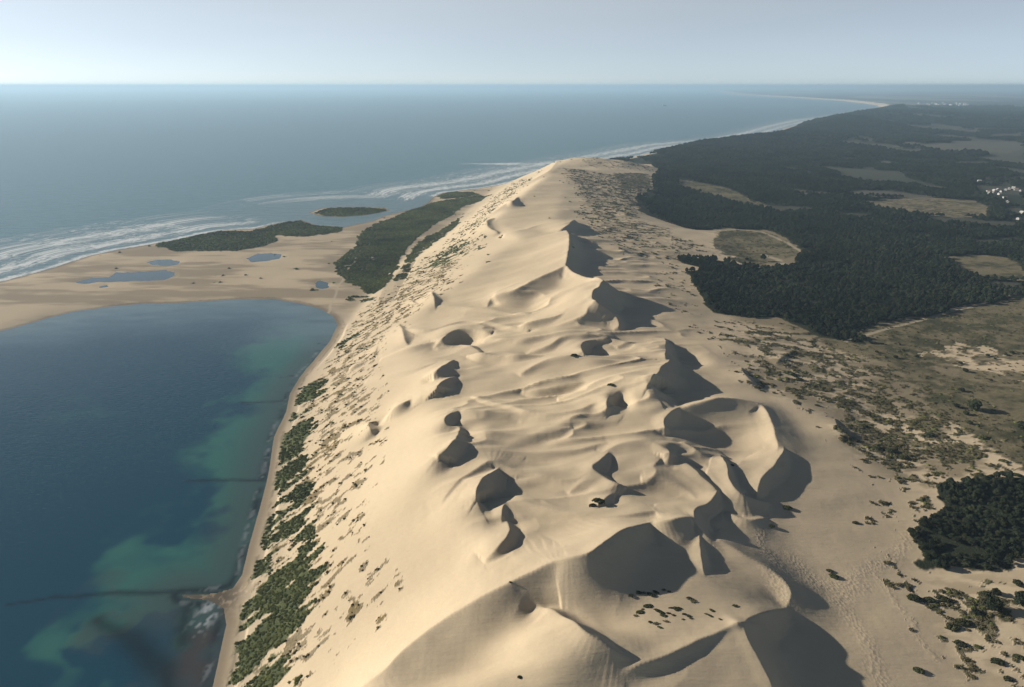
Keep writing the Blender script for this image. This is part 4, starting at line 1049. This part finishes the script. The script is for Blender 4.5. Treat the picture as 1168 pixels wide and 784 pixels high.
# ------------------------------------------------------------------ air
hz = bpy.data.meshes.new('haze')
x0, x1, y0, y1, z0, z1 = -170000, 170000, -3000, 131000, -12, 385
vs = [(x, y, z) for z in (z0, z1) for y in (y0, y1) for x in (x0, x1)]
hz.from_pydata(vs, [], [(0,2,3,1),(4,5,7,6),(0,1,5,4),(2,6,7,3),(0,4,6,2),(1,3,7,5)])
hm = bpy.data.materials.new('haze'); hm.use_nodes = True; nt = hm.node_tree; nt.nodes.clear()
out = nt.nodes.new('ShaderNodeOutputMaterial'); pv = nt.nodes.new('ShaderNodeVolumePrincipled')
pv.inputs['Color'].default_value = (.54, .76, .95, 1); pv.inputs['Density'].default_value = 5.4e-5; pv.inputs['Anisotropy'].default_value = .22
nt.links.new(pv.outputs[0], out.inputs['Volume'])
hz.materials.append(hm); ho = bpy.data.objects.new('haze', hz); COL.objects.link(ho); ho['kind'] = 'stuff'; ho['label'] = 'pale blue sea haze filling the air'; ho.display_type = 'WIRE'

# ------------------------------------------------------------------ light
EL = 20.5; HEAD = -12.0
tr = Vector((math.cos(R(HEAD))*math.cos(R(EL)), math.sin(R(HEAD))*math.cos(R(EL)), -math.sin(R(EL))))
sl_ = bpy.data.lights.new('sun', 'SUN'); sl_.energy = 5.0; sl_.angle = R(.5); sl_.color = (1.0, .92, .80)
so = bpy.data.objects.new('sun', sl_); COL.objects.link(so); so.rotation_euler = tr.to_track_quat('-Z', 'Y').to_euler(); so.location = (-500, 200, 900)
w = bpy.data.worlds.new('World'); S.world = w; w.use_nodes = True; nt = w.node_tree
bg = nt.nodes['Background']; sk = nt.nodes.new('ShaderNodeTexSky'); sk.sky_type = 'NISHITA'; sk.sun_disc = False
sk.sun_elevation = R(EL); sk.sun_rotation = math.atan2(-tr.x, -tr.y); sk.altitude = 0; sk.air_density = .30; sk.dust_density = .25; sk.ozone_density = 1.5
bg.inputs[1].default_value = .05; nt.links.new(sk.outputs[0], bg.inputs[0])
# pale murk low over the horizon, brighter towards the sun
g = nt.nodes.new('ShaderNodeNewGeometry'); sx = nt.nodes.new('ShaderNodeSeparateXYZ'); nt.links.new(g.outputs['Incoming'], sx.inputs[0])
up = mathn(nt, 'ABSOLUTE', mathn(nt, 'MULTIPLY', sx.outputs['Z'], -1.0))
fall = mathn(nt, 'DIVIDE', 1.0, mathn(nt, 'ADD', 1.0, mathn(nt, 'POWER', mathn(nt, 'DIVIDE', up, .24), 4.0)))
dt = nt.nodes.new('ShaderNodeVectorMath'); dt.operation = 'DOT_PRODUCT'; nt.links.new(g.outputs['Incoming'], dt.inputs[0]); dt.inputs[1].default_value = tuple(tr)
near_sun = mathn(nt, 'POWER', mathn(nt, 'ADD', mathn(nt, 'MULTIPLY', dt.outputs['Value'], .5), .5), 3.0)
st = mathn(nt, 'MULTIPLY', fall, mathn(nt, 'ADD', mathn(nt, 'MULTIPLY', near_sun, .28), .235))
mpw = nt.nodes.new('ShaderNodeMapping'); mpw.inputs['Scale'].default_value = (1.6, 1.6, 9.0); nt.links.new(g.outputs['Incoming'], mpw.inputs['Vector'])
veil = nt.nodes.new('ShaderNodeTexNoise'); veil.inputs['Scale'].default_value = 1.0; veil.inputs['Detail'].default_value = 5.0; nt.links.new(mpw.outputs[0], veil.inputs['Vector'])
st = mathn(nt, 'MULTIPLY', st, mathn(nt, 'ADD', .86, mathn(nt, 'MULTIPLY', veil.outputs['Fac'], .30)))
bg2 = nt.nodes.new('ShaderNodeBackground'); bg2.inputs[0].default_value = (.97, 1.0, .86, 1); nt.links.new(st, bg2.inputs[1])
ad = nt.nodes.new('ShaderNodeAddShader'); nt.links.new(bg.outputs[0], ad.inputs[0]); nt.links.new(bg2.outputs[0], ad.inputs[1])
nt.links.new(ad.outputs[0], nt.nodes['World Output'].inputs['Surface'])
S.view_settings.view_transform = 'Standard'; S.view_settings.look = 'None'; S.view_settings.gamma = 1; S.view_settings.exposure = 0.5
S.cycles.use_denoising = True
S.cycles.volume_bounces = 1; S.cycles.max_bounces = 5; S.cycles.diffuse_bounces = 1; S.cycles.glossy_bounces = 2
S.cycles.use_adaptive_sampling = True; S.cycles.adaptive_threshold = .015
